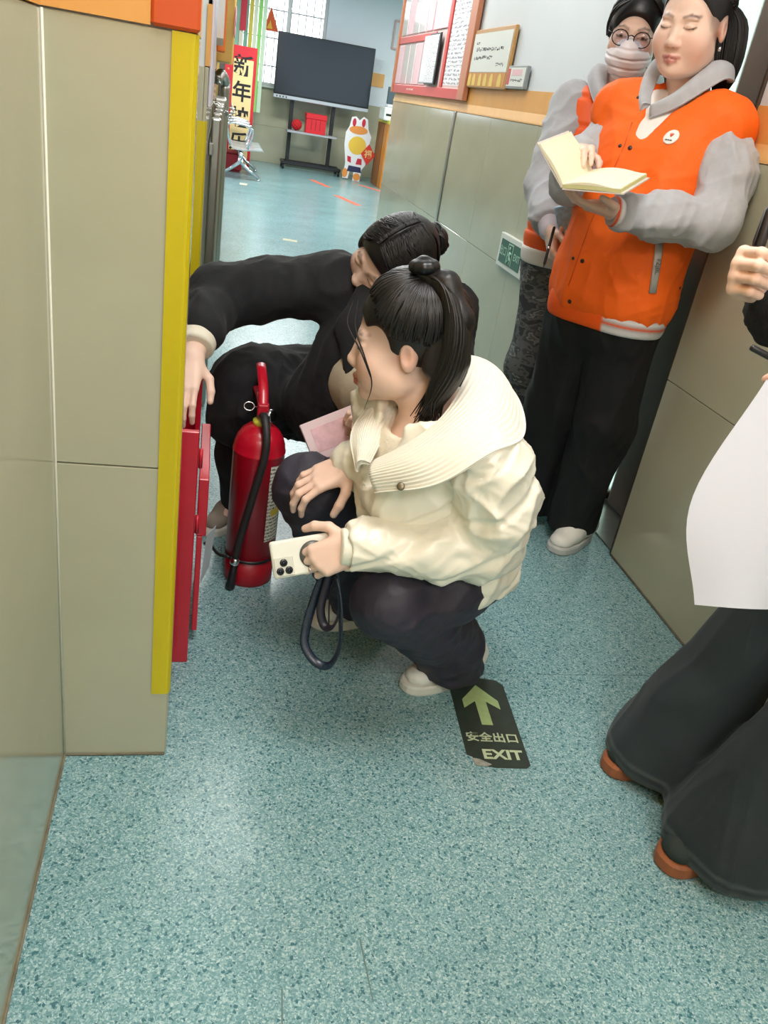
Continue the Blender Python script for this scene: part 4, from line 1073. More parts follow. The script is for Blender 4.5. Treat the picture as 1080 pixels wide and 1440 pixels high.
def face_paint(H, closed=True, lip=(176, 92, 84), brow=(74, 52, 44)):
    k = H.k; P = H.p; it = []; fl = (H.f, .3)
    for q in (-1, 1):
        it.append((ell(P(q * .040, .075, -.040), np.array((.03, .03, .022)) * k, H.ax()), (226, 156, 138, .4), .014 * k))
        it.append((cap(P(q * .0745, .0, -.015), P(q * .0745, -.015, -.015), .02 * k), (222, 156, 136, .4), .012 * k))
        for a, b in (((.016, .098, .0195), (.032, .093, .0255)), ((.032, .093, .0255), (.050, .078, .0215))):
            it.append((cap(P(q * a[0], a[1], a[2]), P(q * b[0], b[1], b[2]), 0.0036 * k, None, fl), brow + (.9,), .0028 * k))
        # lash line and eye slit of lowered lids
        pts = [(.0185, .091, -.0035), (.026, .094, -.0058), (.035, .0935, -.0062), (.044, .088, -.0045), (.049, .083, -.0015)]
        for a, b in zip(pts[:-1], pts[1:]):
            it.append((cap(P(q * a[0], a[1], a[2]), P(q * b[0], b[1], b[2]), 0.0017 * k, None, fl), (30, 22, 22, .95), .0014 * k))
        if not closed:
            it.append((ell(P(q * .033, .0915, -.0015), np.array((.006, .004, .0048)) * k, H.ax()), (40, 28, 24), .0015 * k))
        for a, b in (((.019, .090, .006), (.033, .0915, .0085)), ((.033, .0915, .0085), (.048, .083, .005))):
            it.append((cap(P(q * a[0], a[1], a[2]), P(q * b[0], b[1], b[2]), 0.0010 * k, None, fl), (150, 100, 80, .5), .0014 * k))
        it.append((ell(P(q * .007, .1010, -.0460), np.array((.0035, .004, .0022)) * k, H.ax()), (96, 50, 42, .8), .002 * k))
    for a, b, r in (((-.022, .091, -.0695), (0, .099, -.0665), .0046), ((.022, .091, -.0695), (0, .099, -.0665), .0046), ((-.014, .091, -.0765), (0, .098, -.0785), .0056), ((.014, .091, -.0765), (0, .098, -.0785), .0056)):
        it.append((cap(P(*a), P(*b), r * k, None, fl), lip + (.8,), .0026 * k))
    it.append((cap(P(-.019, .094, -.0725), P(.019, .094, -.0725), 0.0008 * k, None, fl), (110, 46, 44, .9), .0014 * k))
    return it

def hand_prims(S, W, F, N, side, curl, thumb, scale=1.0, spread=1.0):
    """five-fingered hand at wrist W, fingers along F, palm facing N; curl: four (mcp, pip, dip) in degrees; thumb: three (T,F,N) directions.
    returns finger tips with their outward (nail) directions"""
    F = unit(F); N = np.array(N, float); N = unit(N - F * (N @ F)); T = np.cross(F, N) * (1 if side == 'R' else -1); W = np.array(W, float); k = scale
    off = [(.0265, .088), (.0090, .091), (-.0085, .086), (-.0250, .077)]
    seg = [(.040, .025, .020), (.044, .029, .021), (.041, .027, .021), (.032, .020, .018)]
    rad = [.0088, .0090, .0085, .0076]
    tips = []
    for i in range(4):
        b = W + k * (T * off[i][0] * .62 + F * .004 - N * .002); m = W + k * (T * off[i][0] + F * off[i][1] - N * .003)
        S.add(cap(b, m, .0145 * k, .0105 * k), .012 * k)
    S.add(ell(W + k * (F * .045 + N * .006), np.array((.034, .046, .013)) * k, np.stack([T, F, N])), .012 * k)
    for i in range(4):
        m = W + k * (T * off[i][0] + F * off[i][1] - N * .003); p = m; a = 0.0
        sd = unit(F + T * (off[i][0] * 4.0 * (spread - .3)))
        for j in range(3):
            a += math.radians(curl[i][j]); d = sd * math.cos(a) + N * math.sin(a)
            q = p + d * seg[i][j] * k
            r0 = rad[i] * (1.0, .93, .86)[j] * k; r1 = rad[i] * (.93, .86, .74)[j] * k
            S.add(cap(p, q, r0, r1), .0035 * k)
            if j == 0: S.__dict__.setdefault('knuckles', []).append((p, q, r0))
            p = q
        out = -(N * math.cos(a) - sd * math.sin(a)); tips.append((p - d * .004 * k + out * rad[i] * .62 * k, out, d))
    tb = W + k * (F * .022 + T * .020 + N * .006); p = tb; r = [.0140, .0105, .0098, .0080]
    for j, (ln, c) in enumerate(zip((.040, .030, .024), thumb)):
        d = unit(T * c[0] + F * c[1] + N * c[2]); q = p + d * ln * k; S.add(cap(p, q, r[j] * k, r[j + 1] * k), .010 * k if j == 0 else .004 * k); p = q
    return tips
def nail_paint(tips, k=1.0):
    return [(ell(p, np.array((.0048, .0030, .0068)) * k, np.stack([unit(np.cross(o, d)), unit(o), unit(d)])), (226, 176, 160, .8), .0015) for p, o, d in tips]

M_SKIN = mat('skin', SKIN, rough=0.48, vcol=True, var=0.02, vscale=45, bump=0.03, bscale=260)
def skin_body(name, S, fine, coarse, items, loc_base, label, skin=SKIN):
    """one body surface: sculpted coarsely under the clothes and finely (boxes) at face and hands; the same field, so the pieces join"""
    VV = []; QQ = []; n = 0
    V, Q = S.mesh(coarse)
    c = V[Q].mean(1); keep = np.ones(len(Q), bool)
    for lo, hi, h in fine: keep &= ~((c > np.array(lo) + coarse * .5) & (c < np.array(hi) - coarse * .5)).all(1)
    Q = Q[keep]; VV.append(V); QQ.append(Q); n = len(V)
    for lo, hi, h in fine:
        V, Q = S.mesh(h, lo, hi); V = relax(V, Q, 1, .35)
        VV.append(V); QQ.append(Q + n); n += len(V)
    V = np.concatenate(VV); Q = np.concatenate(QQ)
    used = np.unique(Q); mp = np.full(len(V), -1); mp[used] = np.arange(len(used)); V = V[used]; Q = mp[Q]
    cols = paint(V, skin, items)
    return V, Q, cols
def person(V, Q, cols, label, group=None):
    o = mk('person', V, Q, M_SKIN, None, True, cols=cols)
    return tag(o, label, 'person', group)

def sheet(name, inner, outer, m, parent, n=90, nv=40, bulge=.016, thick=.010, ribs=0, rib_h=.0015):
    """thick cloth sheet lofted between two edge curves (collars, hoods)"""
    a = np.array(spline(inner, n)); b = np.array(spline(outer, n)); V = []; pn = None
    for i in range(n):
        d = b[i] - a[i]; nm = unit(np.cross(a[min(i + 1, n - 1)] - a[max(i - 1, 0)], d)); nm = nm if nm[2] > -.15 else -nm
        if pn is not None and nm @ pn < 0: nm = -nm
        pn = nm
        for side in (1, 0):
            for j in range(nv):
                v = j / (nv - 1); bu = bulge * math.sin(math.pi * min(1, v * 1.05)) + .004
                rib = rib_h * (.5 + .5 * math.cos(2 * math.pi * v * ribs)) if (side and ribs) else 0
                edge = min(1, 6 * min(v, 1 - v) + .15)
                V.append(a[i] + d * v + nm * ((bu + rib) if side else (bu - thick * edge)))
    F = []; st = 2 * nv
    for i in range(n - 1):
        for j in range(nv - 1):
            k = i * st + j; F.append((k, k + 1, k + st + 1, k + st)); k2 = k + nv; F.append((k2, k2 + st, k2 + st + 1, k2 + 1))
        for j in (0, nv - 1):
            k = i * st + j; F.append((k, k + st, k + st + nv, k + nv))
    for i in (0, n - 1):
        for j in range(nv - 1):
            k = i * st + j; F.append((k, k + nv, k + nv + 1, k + 1))
    return mk(name, V, F, m, parent, True)
def hood_curves(c, fw, front=.085, w=1.0):
    """edges of a laid-down hood round a neck at c: low in front, high behind"""
    fw = unit((fw[0], fw[1], 0)); s = np.cross((0, 0, 1), fw); I = []; O = []
    for t in np.linspace(0, 1, 15):
        th = math.radians(-172 + 344 * t) ; th = math.pi - th      # starts and ends at the front
        th = th - math.pi; q = math.cos(th); a = math.sin(th); q = -math.cos(math.radians(344 * t + 8)) * -1; a = math.sin(math.radians(344 * t + 8))
        fr = max(0, q)
        I.append(np.array(c) + s * a * .062 * w + fw * (q * .060 + .045 * fr ** 3) + np.array((0, 0, .030 - front * fr ** 2)))
        O.append(np.array(c) + s * a * .118 * w + fw * (q * (.105 if q < 0 else .080) + .050 * fr ** 3) + np.array((0, 0, -.006 - (front - .004) * fr ** 2)))
    return I, O

def box_of(pts, m): 
    P = np.array(pts); return (P.min(0) - m, P.max(0) + m)

M_HAIR = mat('black_hair', (22, 19, 19), rough=0.40, spec=0.5, var=0.25, vscale=30, stretch=(1, 1, 1))
def locks(paths, r, name, parent, m=None, sides=6, taper=True, flat=(1.6, .7)):
    parts = []
    for p in paths:
        n = len(p); rr = [r * (min(1, .35 + 2.2 * i / n) * min(1, .25 + 2.0 * (n - 1 - i) / n) if taper else 1) for i in range(n)]
        parts.append(sweep(p, rr, sides, flat=flat))
    V, F = merge(parts)
    return mk(name, V, F, m or M_HAIR, parent, True, kind='stuff')
HLINE = [(.0, .78, .62), (.45, .70, .52), (.72, .55, .18), (.90, .36, -.10), (.96, .04, -.18), (.88, -.40, -.30), (.50, -.80, -.48), (.0, -.95, -.50)]
def hair_start(rr, side, up=.25):
    """a random point on the hair line of one side, sometimes a little above it"""
    t = rr.random() * (len(HLINE) - 1.001); i = int(t); f = t - i
    p = np.array(HLINE[i]) * (1 - f) + np.array(HLINE[i + 1]) * f
    p = p + np.array((0, 0, 1)) * up * rr.random() ** 1.5
    p[0] *= side
    return unit(p)
def skull_path(H, d0, d1, n=12, lift=1.0, rad=(.078, .100, .090), c0=(0, -.012, .035), bulge=0.0):
    """path over the skull from local direction d0 to d1"""
    a = unit(d0); b = unit(d1); w = math.acos(max(-1, min(1, float(a @ b)))) + 1e-6; out = []
    for i in range(n):
        t = i / (n - 1); v = (a * math.sin((1 - t) * w) + b * math.sin(t * w)) / math.sin(w)
        l = lift + bulge * math.sin(math.pi * t)
        out.append(H.p(c0[0] + v[0] * rad[0] * l, c0[1] + v[1] * rad[1] * l, c0[2] + v[2] * rad[2] * l))
    return out
# ================================================================== PEOPLE
def shoe(parent, toe, heel, w, upper_m, sole_m, h=0.085, sole_h=0.028, side_bulge=1.0):
    """sneaker: sole and upper; toe and heel are ground points"""
    t = np.array(toe + (0,), float); e = np.array(heel + (0,), float); d = unit(t - e); s = np.array((-d[1], d[0], 0)); L = np.linalg.norm(t - e)
    n = 28; out = []
    for k in range(n):
        a = 2 * math.pi * k / n; c = math.cos(a); q = math.sin(a)
        x = (0.5 + 0.5 * np.sign(c) * abs(c) ** .75) * L
        ww = w / 2 * (0.86 if x < L * .35 else (0.86 + .14 * min(1, (x / L - .35) / .3)))
        out.append(e + d * x + s * ww * np.sign(q) * abs(q) ** .75)
    V = []; 
    prof = [(0.96, 0.0), (1.0, 0.006), (1.0, sole_h - .006), (0.96, sole_h)]
    c0 = (t + e) / 2
    for f, z in prof:
        for p in out: V.append((c0 + (p - c0) * f + np.array((0, 0, z)))[:])
    F = [tuple(range(n - 1, -1, -1)), tuple(3 * n + k for k in range(n))]
    for r in range(3):
        for k in range(n): F.append((r * n + k, r * n + (k + 1) % n, (r + 1) * n + (k + 1) % n, (r + 1) * n + k))
    S = Sculpt(); z0 = np.array((0, 0, sole_h))
    P = lambda f, z: e + d * (L * f) + np.array((0, 0, z))
    r = w * .46
    S.add(cap(P(.17, sole_h + r * .72), P(.60, sole_h + r * .50), r * .96, r * .92), .01); S.add(cap(P(.60, sole_h + r * .50), P(.82, sole_h + r * .18), r * .92, r * .80, ((0, 0, 1), 1.35)), .01)
    S.add(cap(P(.20, sole_h + .03), P(.25, h + .012), r * .86, r * .74), .02)
    S.add(cap(P(.25, h), P(.55, sole_h + r * .85), r * .62, r * .55), .03)
    S.cut(bxp(c0 + np.array((0, 0, sole_h - .052)), (.3, .3, .05), None, .002), .002)
    for q in (.48, .55, .62):
        S.add(cap(P(q, sole_h + r * 1.28 - (q - .48) * .16) + s * r * .45, P(q + .01, sole_h + r * 1.28 - (q - .48) * .16) - s * r * .45, .0035), .003)
    o = shell('shoe', S, .006, upper_m, parent, 1)
    mk('sole', V, F, sole_m, o, False)
    return o

M_WSHOE = mat('white_leather', (234, 232, 222), rough=0.5, var=0.06, vscale=25)
M_WSOLE = mat('white_sole', (222, 220, 208), rough=0.6, var=0.08, vscale=25)

def hair_cap(S, H, r=(.080, .101, .091), front=.075, cut_c=(0, .135, -.045), cut_r=(.12, .085, .105)):
    k = H.k
    S.add(ell(H.p(0, -.012, .035), np.array(r) * k, H.ax()), 0)
    S.cut(ell(H.p(*cut_c), np.array(cut_r) * k, H.ax()), .01 * k)

def hairline(H, r, cut_c, cut_r, soft=.012, amt=.85):
    a = ell(H.p(0, -.012, .035), np.array(r) * 1.06 * H.k, H.ax()); b = ell(H.p(*cut_c), np.array(cut_r) * H.k, H.ax()); p = Prim(); p.lo = a.lo; p.hi = a.hi
    p.f = lambda X, Y, Z: np.maximum(a.f(X, Y, Z), -b.f(X, Y, Z))
    return [(p, (52, 38, 34, amt), soft)]

# ---------------------------------------------------------------- 1. crouching woman in the cream jacket
def build_cream():
    H = Frame((0.375, 1.484, .85), (-.925, .26, -.15), (-.06, .02, .99), 1.03)
    neck = np.array((.452, 1.455, .70))
    Lsh = (.52, 1.30, .685); Rsh = (.385, 1.565, .685); Lel = (.560, 1.330, .515); Lwr = (.296, 1.318, .487)
    Rel = (.47, 1.64, .50); Rwr = (.315, 1.515, .575)
    Lhip = (.600, 1.445, .375); Rhip = (.61, 1.64, .39); Lkn = (.395, 1.315, .365); Rkn = (.245, 1.60, .465); Lan = (.645, 1.53, .11); Ran = (.43, 1.75, .11)
    S = Sculpt(); head_prims(S, H)
    S.limb([H.p(0, -.022, -.05), H.p(0, -.035, -.11), neck], [.050, .049, .056], .02)
    S.add(ell((.46, 1.45, .645), (.10, .11, .07)), .03)
    S.add(cap((.47, 1.46, .66), (.59, 1.55, .42), .09, .09), .03)
    S.limb([Lsh, Lel, Lwr], [.045, .038, .026], .02); S.limb([Rsh, Rel, Rwr], [.045, .038, .026], .02)
    S.limb([Lhip, Lkn, Lan], [.07, .05, .035], .03); S.limb([Rhip, Rkn, Ran], [.07, .05, .035], .03)
    S.limb([Lan, (.58, 1.51, .045)], [.03, .018], .02); S.limb([Ran, (.38, 1.745, .045)], [.03, .018], .02)
    # right hand spread over the knee, left hand closed round the phone
    rt = hand_prims(S, Rwr, (-.78, -.10, -.42), (-.50, .12, -.82), 'R', [(12, 38, 22), (8, 40, 24), (6, 42, 24), (6, 40, 24)], [(.75, .55, .25), (.45, .80, .45), (.2, .8, .6)], .98, 1.5)
    RR = np.array(RIGHT); UU = np.array(UP); FF = np.array(FWD)
    LF = unit(-RR - .42 * UU + .05 * FF); LN = unit(FF - LF * (FF @ LF)); LW = np.array(Lwr) - LF * .012
    lt = hand_prims(S, LW, LF, LN, 'L', [(34, 56, 34), (36, 58, 34), (38, 60, 34), (42, 60, 35)], [(.85, .5, .1), (.45, .9, .25), (.1, 1, .5)], .98, .45)
    fine = [(*box_of([H.p(-.09, -.12, -.13), H.p(.09, .125, .13), H.p(.09, -.12, .13), H.p(-.09, .125, -.13), H.p(.09, .125, .13), H.p(.09, .12, -.13)], .008), .0026),
            (*box_of([Rwr, np.array(Rwr) + (-.16, -.09, -.12), np.array(Rwr) + (.0, .06, .03)], .01), .0022),
            (*box_of([Lwr, np.array(Lwr) + (-.17, -.04, -.11), np.array(Lwr) + (.0, .09, .07)], .01), .0022)]
    V, Q, C = skin_body('person', S, fine, .009, hairline(H, (.0800, .0985, .0915), (0, .128, -.040), (.13, .080, .105), .020, .55) + face_paint(H, lip=(186, 88, 80)) + nail_paint(rt) + nail_paint(lt), None, None)
    man = person(V, Q, C, 'woman squatting in a cream puffer jacket with a high ponytail, phone in hand')

    # thin ring on the hand with the phone
    ka, kb, kr = S.knuckles[6]; kd = unit(kb - ka); e1 = unit(np.cross(kd, (0, 0, 1))); e2 = np.cross(kd, e1); kc = ka + (kb - ka) * .5
    V_, F_ = sweep([kc + (e1 * math.cos(a) + e2 * math.sin(a)) * (kr * 1.06) for a in np.linspace(0, 2 * math.pi, 21)[:-1]], .0011, 6, closed=True); mk('finger_ring', V_, F_, M_CHROME, man, True)
    # --- jacket
    M_CREAM = mat('cream_satin', (244, 239, 221), rough=0.30, sheen=0.2, var=0.02, vscale=6, bump=0.12, bscale=70, fold=(11, .010, (1, 1, 1.4)))
    J = Sculpt()
    J.add(cap((.455, 1.445, .655), (.555, 1.49, .46), .128, .138), 0)
    J.add(cap(Lsh, Rsh, .078, .078), .05)
    J.add(cap((.565, 1.455, .42), (.57, 1.60, .43), .116, .11), .06)
    J.add(cap((.590, 1.425, .385), (.60, 1.58, .390), .098, .098), .05)
    J.cut(half((.6, 1.45, .352), (.12, 0, -1), (.3, 1.2, .2), (.8, 1.8, .35)), .008)
    J.add(ell((.415, 1.415, .565), (.11, .115, .110)), .06)
    SL = Sculpt(); SL.limb([Lsh, (.555, 1.305, .60), np.array(Lel) + (0, -.008, 0)], [.082, .080, .078], .03); SL.limb([np.array(Lel) + (0, -.008, 0), (.45, 1.308, .497), Lwr], [.076, .064, .052], .02)
    SL.cut(half((.282, 1.318, .487), (-1, 0, 0), (.20, 1.24, .40), (.30, 1.40, .58)), .004)
    J.limb([Rsh, Rel, (.37, 1.575, .54), Rwr], [.075, .07, .058, .046], .03)
    # open neck and cuff openings
    J.cut(cap((.43, 1.45, .70), (.40, 1.43, .86), .075, .11), .015)
    J.cut(cap((.37, 1.415, .68), (.33, 1.40, .62), .045, .03), .02)
    # puffer seams: shallow grooves round the body and sleeves
    def disp(P):
        a = (vnoise(P * 9, 2) - .5) * .012 + (vnoise(P * 20, 4) - .5) * .003
        a += folds(P, (.35, .1, .9), 15, 5, 2.2, .90) * .010 + folds(P, (.9, .1, -.35), 19, 9, 2.5, .90) * .007
        ax = np.array((-.55, -.30, .78)); t = (P @ ax) * 2 * math.pi / .092
        return a - .0065 * np.clip(np.cos(t) - .72, 0, 1) / .28
    jk = shell('jacket', J, .0042, M_CREAM, man, 1, disp)
    shell('sleeve', SL, .0042, M_CREAM, man, 1, disp)
    # cuff
    cu = Sculpt(); cu.add(cap(np.array(Lwr) + (.0, 0, 0), np.array(Lwr) + (-.02, 0, -.001), .038, .036), 0); cu.cut(half((.270, 1.318, .487), (-1, 0, 0), (.20, 1.24, .40), (.30, 1.40, .58)), .003)
    shell('cuff', cu, .0035, M_CREAM, jk, 1)
    # --- ribbed knit shawl collar: a thick sheet lofted between the neck line and its outer edge
    inner = [(0.318, 1.350, 0.655), (0.375, 1.330, 0.705), (0.432, 1.352, 0.750), (0.478, 1.418, 0.795), (0.508, 1.500, 0.815), (0.485, 1.572, 0.795), (0.435, 1.575, 0.750), (0.384, 1.505, 0.705), (0.350, 1.434, 0.672), (0.322, 1.390, 0.630)]
    outer = [(0.318, 1.300, 0.612), (0.408, 1.232, 0.668), (0.492, 1.228, 0.735), (0.575, 1.300, 0.745), (0.602, 1.440, 0.770), (0.575, 1.560, 0.780), (0.470, 1.640, 0.740), (0.350, 1.560, 0.690), (0.290, 1.465, 0.660), (0.296, 1.392, 0.610)]
    n, m_ = 110, 84
    a = np.array(spline(inner, n)); b = np.array(spline(outer, n)); V = []
    for i in range(n):
        u = i / (n - 1); d = b[i] - a[i]
        nm = np.cross((a[min(i + 1, n - 1)] - a[max(i - 1, 0)]), d); nm = unit(nm); nm = nm if nm[2] > 0 else -nm
        taper = 1.0
        for side in (1, 0):
            for j in range(m_):
                v = j / (m_ - 1); bulge = .020 * math.sin(math.pi * min(1, v * 1.05)) + .004
                rib = .0017 * (.5 + .5 * math.cos(2 * math.pi * v * 15)) if side else 0
                edge = min(1, 6 * min(v, 1 - v) + .15)
                V.append(a[i] + d * v + nm * ((bulge + rib) if side else (bulge - .012 * edge)))
    F = []; st = 2 * m_
    for i in range(n - 1):
        for j in range(m_ - 1):
            k = i * st + j; F.append((k, k + 1, k + st + 1, k + st)); k2 = k + m_; F.append((k2, k2 + st, k2 + st + 1, k2 + 1))
        for j in (0, m_ - 1):
            k = i * st + j; F.append((k, k + st, k + st + m_, k + m_))
    for i in (0, n - 1):
        for j in range(m_ - 1):
            k = i * st + j; F.append((k, k + m_, k + m_ + 1, k + 1))
    mk('collar', V, F, mat('cream_knit', (236, 231, 215), rough=0.75, sheen=0.3, bump=0.1, bscale=300), jk, True)
    lathe('snap_button', [(0.0003, 0), (0.0075, 0), (0.0075, .002), (.005, .0032), (.0003, .0034)], (.352, 1.262, .648), mat('button_bronze', (120, 112, 92), rough=0.35, metal=0.7), jk, segs=16, axis=(-.35, -.75, .55))
    # lace-edged blouse showing in the neckline
    B = Sculpt(); B.add(cap((.440, 1.445, .630), (.52, 1.47, .52), .112, .115), 0); B.cut(cap((.42, 1.44, .70), (.38, 1.42, .80), .062, .09), .012)
    shell('blouse', B, .006, mat('blouse_cream', (232, 222, 200), rough=0.8, bump=0.3, bscale=160), man, 1, lambda P: ridges(P, (0, 0, 1), 60, 3) * .002)

    # --- trousers, shoes
    M_TR = mat('dark_plum_trousers', (48, 44, 56), rough=0.6, var=0.08, vscale=12, bump=0.1, bscale=200, fold=(7, .008, (1, 1, 1)))
    T = Sculpt()
    T.add(cap((.585, 1.48, .375), (.585, 1.62, .385), .088, .085), 0)
    T.limb([(.585, 1.44, .375), (.52, 1.39, .372), Lkn], [.090, .088, .078], .03)
    T.limb([Lkn, (.51, 1.42, .235), (.615, 1.515, .12)], [.076, .074, .076], .015)
    T.limb([(.60, 1.50, .13), (.625, 1.52, .055)], [.078, .082], .02)
    T.limb([Rhip, (.45, 1.63, .43), Rkn], [.10, .09, .076], .03)
    T.limb([Rkn, (.33, 1.67, .27), (.435, 1.755, .075)], [.074, .068, .074], .02)
    T.cut(bxp((.6, 1.6, -.06), (.5, .5, .10)), .004)
    def dt(P): return folds(P, (.3, .2, 1), 13, 21) * .009 + folds(P, (.8, .4, .1), 20, 23) * .006 + (vnoise(P * 15, 6) - .5) * .006
    shell('trousers', T, .006, M_TR, man, 1, dt)
    shoe(man, (.505, 1.475), (.735, 1.575), .092, M_WSHOE, M_WSOLE)
    shoe(man, (.305, 1.735), (.545, 1.80), .092, M_WSHOE, M_WSOLE)

    # --- hair: combed cap, tail from the crown, scrunchie, loose strands
    S = Sculpt(); hair_cap(S, H, (.0800, .0985, .0915), cut_c=(0, .128, -.040), cut_r=(.13, .082, .108))
    S.cut(ell(H.p(.055, .055, -.075), np.array((.06, .055, .075)) * H.k, H.ax()), .01); S.cut(ell(H.p(-.055, .055, -.075), np.array((.06, .055, .075)) * H.k, H.ax()), .01)
    S.cut(ell(H.p(.085, .02, -.055), np.array((.03, .03, .05)) * H.k, H.ax()), .01); S.cut(ell(H.p(.075, .068, .005), np.array((.04, .040, .045)) * H.k, H.ax()), .01)
    bun = H.p(.028, -.030, .126)
    hr = shell('hair', S, .004, M_HAIR, man, 1, lambda P: ridges(P - bun, unit(H.p(0, 0, 0) - bun), 60, 31) * .0012)
    rr = random.Random(5); paths = []
    bd = np.array((.32, -.20, .92))
    for q in range(420):
        d0 = hair_start(rr, 1 if rr.random() < .66 else -1)
        paths.append(skull_path(H, d0, bd + np.array((rr.gauss(0, .05), rr.gauss(0, .05), 0)), 14, 1.04, bulge=.02 + .02 * rr.random()))
    locks(paths, .0042, 'combed_locks', hr)
    # tail
    tail = [bun, H.p(.042, -.070, .112), H.p(.060, -.092, .055), H.p(.068, -.088, -.015), H.p(.072, -.062, -.075), H.p(.072, -.040, -.118)]
    S = Sculpt(); S.limb(tail, [.015, .022, .027, .027, .019, .004], .015); 
    S.add(cap(H.p(.052, -.05, .02), H.p(.066, -.045, -.03), .022, .015), .02)
    tl = shell('ponytail', S, .0045, M_HAIR, man, 1, lambda P: ridges(P, H.u, 70, 41) * .0018)
    paths = []
    for q in range(300):
        a = rr.random() * 2 * math.pi; rad = .98 + .16 * rr.random(); pts = []
        for i, p in enumerate(tail):
            R = [.010, .026, .033, .034, .026, .010][i] * rad
            off = H.s * math.cos(a + .15 * i) + (H.f * .6 + H.u * .4) * math.sin(a + .15 * i)
            pts.append(p + off * R)
        if rr.random() < .3: pts[-1] = pts[-1] + (H.s * rr.gauss(0, .01) + H.f * rr.gauss(0, .012) - H.u * rr.random() * .02)
        paths.append(spline(pts, 18))
    locks(paths, .0036, 'tail_locks', tl)
    bl = Sculpt()
    for k in range(9):
        a = 2 * math.pi * k / 9; bl.add(ell(bun + (H.s * math.cos(a) + H.f * math.sin(a)) * .017 + H.u * .014, (.0125, .0125, .0125)), .004)
    bl.add(ell(bun + H.u * .020, (.016, .016, .014)), .006)
    shell('scrunchie', bl, .0028, mat('scrunchie_black', (16, 16, 18), rough=0.3), hr, 1)
    st = [spline([H.p(.045, .085, .085), H.p(.068, .088, .04), H.p(.083, .070, -.01), H.p(.080, .058, -.06), H.p(.060, .075, -.115)], 22),
          spline([H.p(.040, .095, .080), H.p(.062, .103, .045), H.p(.078, .078, .0), H.p(.078, .060, -.05)], 18)]
    locks(st, .0016, 'loose_strands', hr, flat=(1, 1))
    # thin necklace
    nk = spline([(.486, 1.412, .742), (.452, 1.385, .715), (.405, 1.385, .690), (.378, 1.41, .665), (.372, 1.445, .662)], 24)
    tube('necklace', nk, .0011, mat('rose_gold', (214, 150, 120), rough=0.25, metal=0.9), man, sides=6)

    # --- ring, phone and its dangling strap
    k0 = np.array(Lwr); d0 = unit(-RR - .22 * UU + .10 * FF)
    ph = thing('smartphone', (.20, 1.31, .44), 'white-cased smartphone with three camera lenses held by the ponytailed woman', 'phone')
    ax_l = unit(RR * .96 + UU * .16 + FF * .24); nb_ = unit(-FF - .10 * UU); nb_ = unit(nb_ - ax_l * (nb_ @ ax_l)); ax_w = np.cross(nb_, ax_l)
    LF = unit(-RR - .42 * UU + .05 * FF); LN = unit(FF - LF * (FF @ LF))
    pc = np.array(Lwr) + LF * .040 + LN * .0285 - ax_l * .050 + ax_w * .008
    M3 = Matrix((ax_l.tolist(), ax_w.tolist(), nb_.tolist())).transposed()
    def pbox(name, c, h, m, bev, seg=3):
        cc = pc + ax_l * c[0] + ax_w * c[1] + nb_ * c[2]
        return rbox(name, np.array(cc) - np.array(h), np.array(cc) + np.array(h), m, ph, bev=bev, seg=seg, M=M3, smooth=False)
    M_CASE = mat('cream_case', (232, 230, 216), rough=0.35)
    pbox('case', (0, 0, 0), (.075, .0365, .0058), M_CASE, .005, 3); pbox('screen', (0, 0, -.0061), (.071, .033, .0006), M_BLACK, .0004, 1)
    pbox('camera_plate', (-.053, -.014, .0066), (.0185, .0185, .0012), mat('camera_plate', (214, 212, 198), rough=0.3), .001, 1)
    for cx, cy in ((-.062, -.022), (-.045, -.022), (-.0535, -.0065)):
        o_ = pc + ax_l * cx + ax_w * cy + nb_ * .0072
        ln = lathe('lens', [(.0003, 0), (.0074, 0), (.0074, .0022), (.006, .0028), (.0003, .0022)], o_, mat('lens_black', (18, 18, 20), rough=0.15), ph, segs=20, axis=nb_.tolist())
        lathe('lens_glass', [(.0003, .0023), (.0040, .0026), (.0003, .0034)], o_, mat('lens_glass', (40, 46, 56), rough=0.05), ln, segs=14, axis=nb_.tolist())
    o_ = pc + ax_l * .006 + nb_ * .0060; lathe('magnet_ring', [(.013, 0), (.027, 0), (.027, .0016), (.013, .0016)], o_, mat('ring_grey', (92, 90, 84), rough=0.3), ph, segs=28, axis=nb_.tolist())
    ls = thing('phone_strap', (.27, 1.30, .22), 'dark blue glittery strap dangling below the white-cased phone', 'strap')
    M_GLIT = mat('glitter_blue', (24, 38, 54), rough=0.3, var=1.0, vscale=330)
    lp = spline([(0.262, 1.352, 0.425), (0.249, 1.35, 0.385), (0.236, 1.335, 0.338), (0.226, 1.316, 0.292), (0.227, 1.300, 0.262), (0.251, 1.281, 0.237), (0.275, 1.268, 0.242), (0.288, 1.268, 0.28), (0.288, 1.278, 0.326), (0.283, 1.300, 0.374), (0.272, 1.325, 0.415)], 60)
    tube('band', lp, .0080, M_GLIT, ls, sides=8, flat=(.35, 1.15))
    lp = spline([(0.268, 1.345, 0.425), (0.258, 1.338, 0.375), (0.252, 1.325, 0.335), (0.262, 1.312, 0.305), (0.276, 1.296, 0.315), (0.284, 1.300, 0.350), (0.280, 1.318, 0.395), (0.275, 1.333, 0.420)], 44)
    tube('inner_band', lp, .0070, mat('glitter_dark', (34, 32, 44), rough=0.35, var=0.7, vscale=420), ls, sides=8, flat=(.4, 1.25))
    tube('cord', spline([(.275, 1.34, .425), (.268, 1.33, .36), (.272, 1.318, .30)], 16), .0016, M_BLACK, ls, sides=6)
    return man, H
CREAM, H_CREAM = build_cream()
from mathutils.bvhtree import BVHTree
def bvh(o):
    w = wl(o); return BVHTree.FromPolygons([tuple(v.co + w) for v in o.data.vertices], [tuple(p.vertices) for p in o.data.polygons])
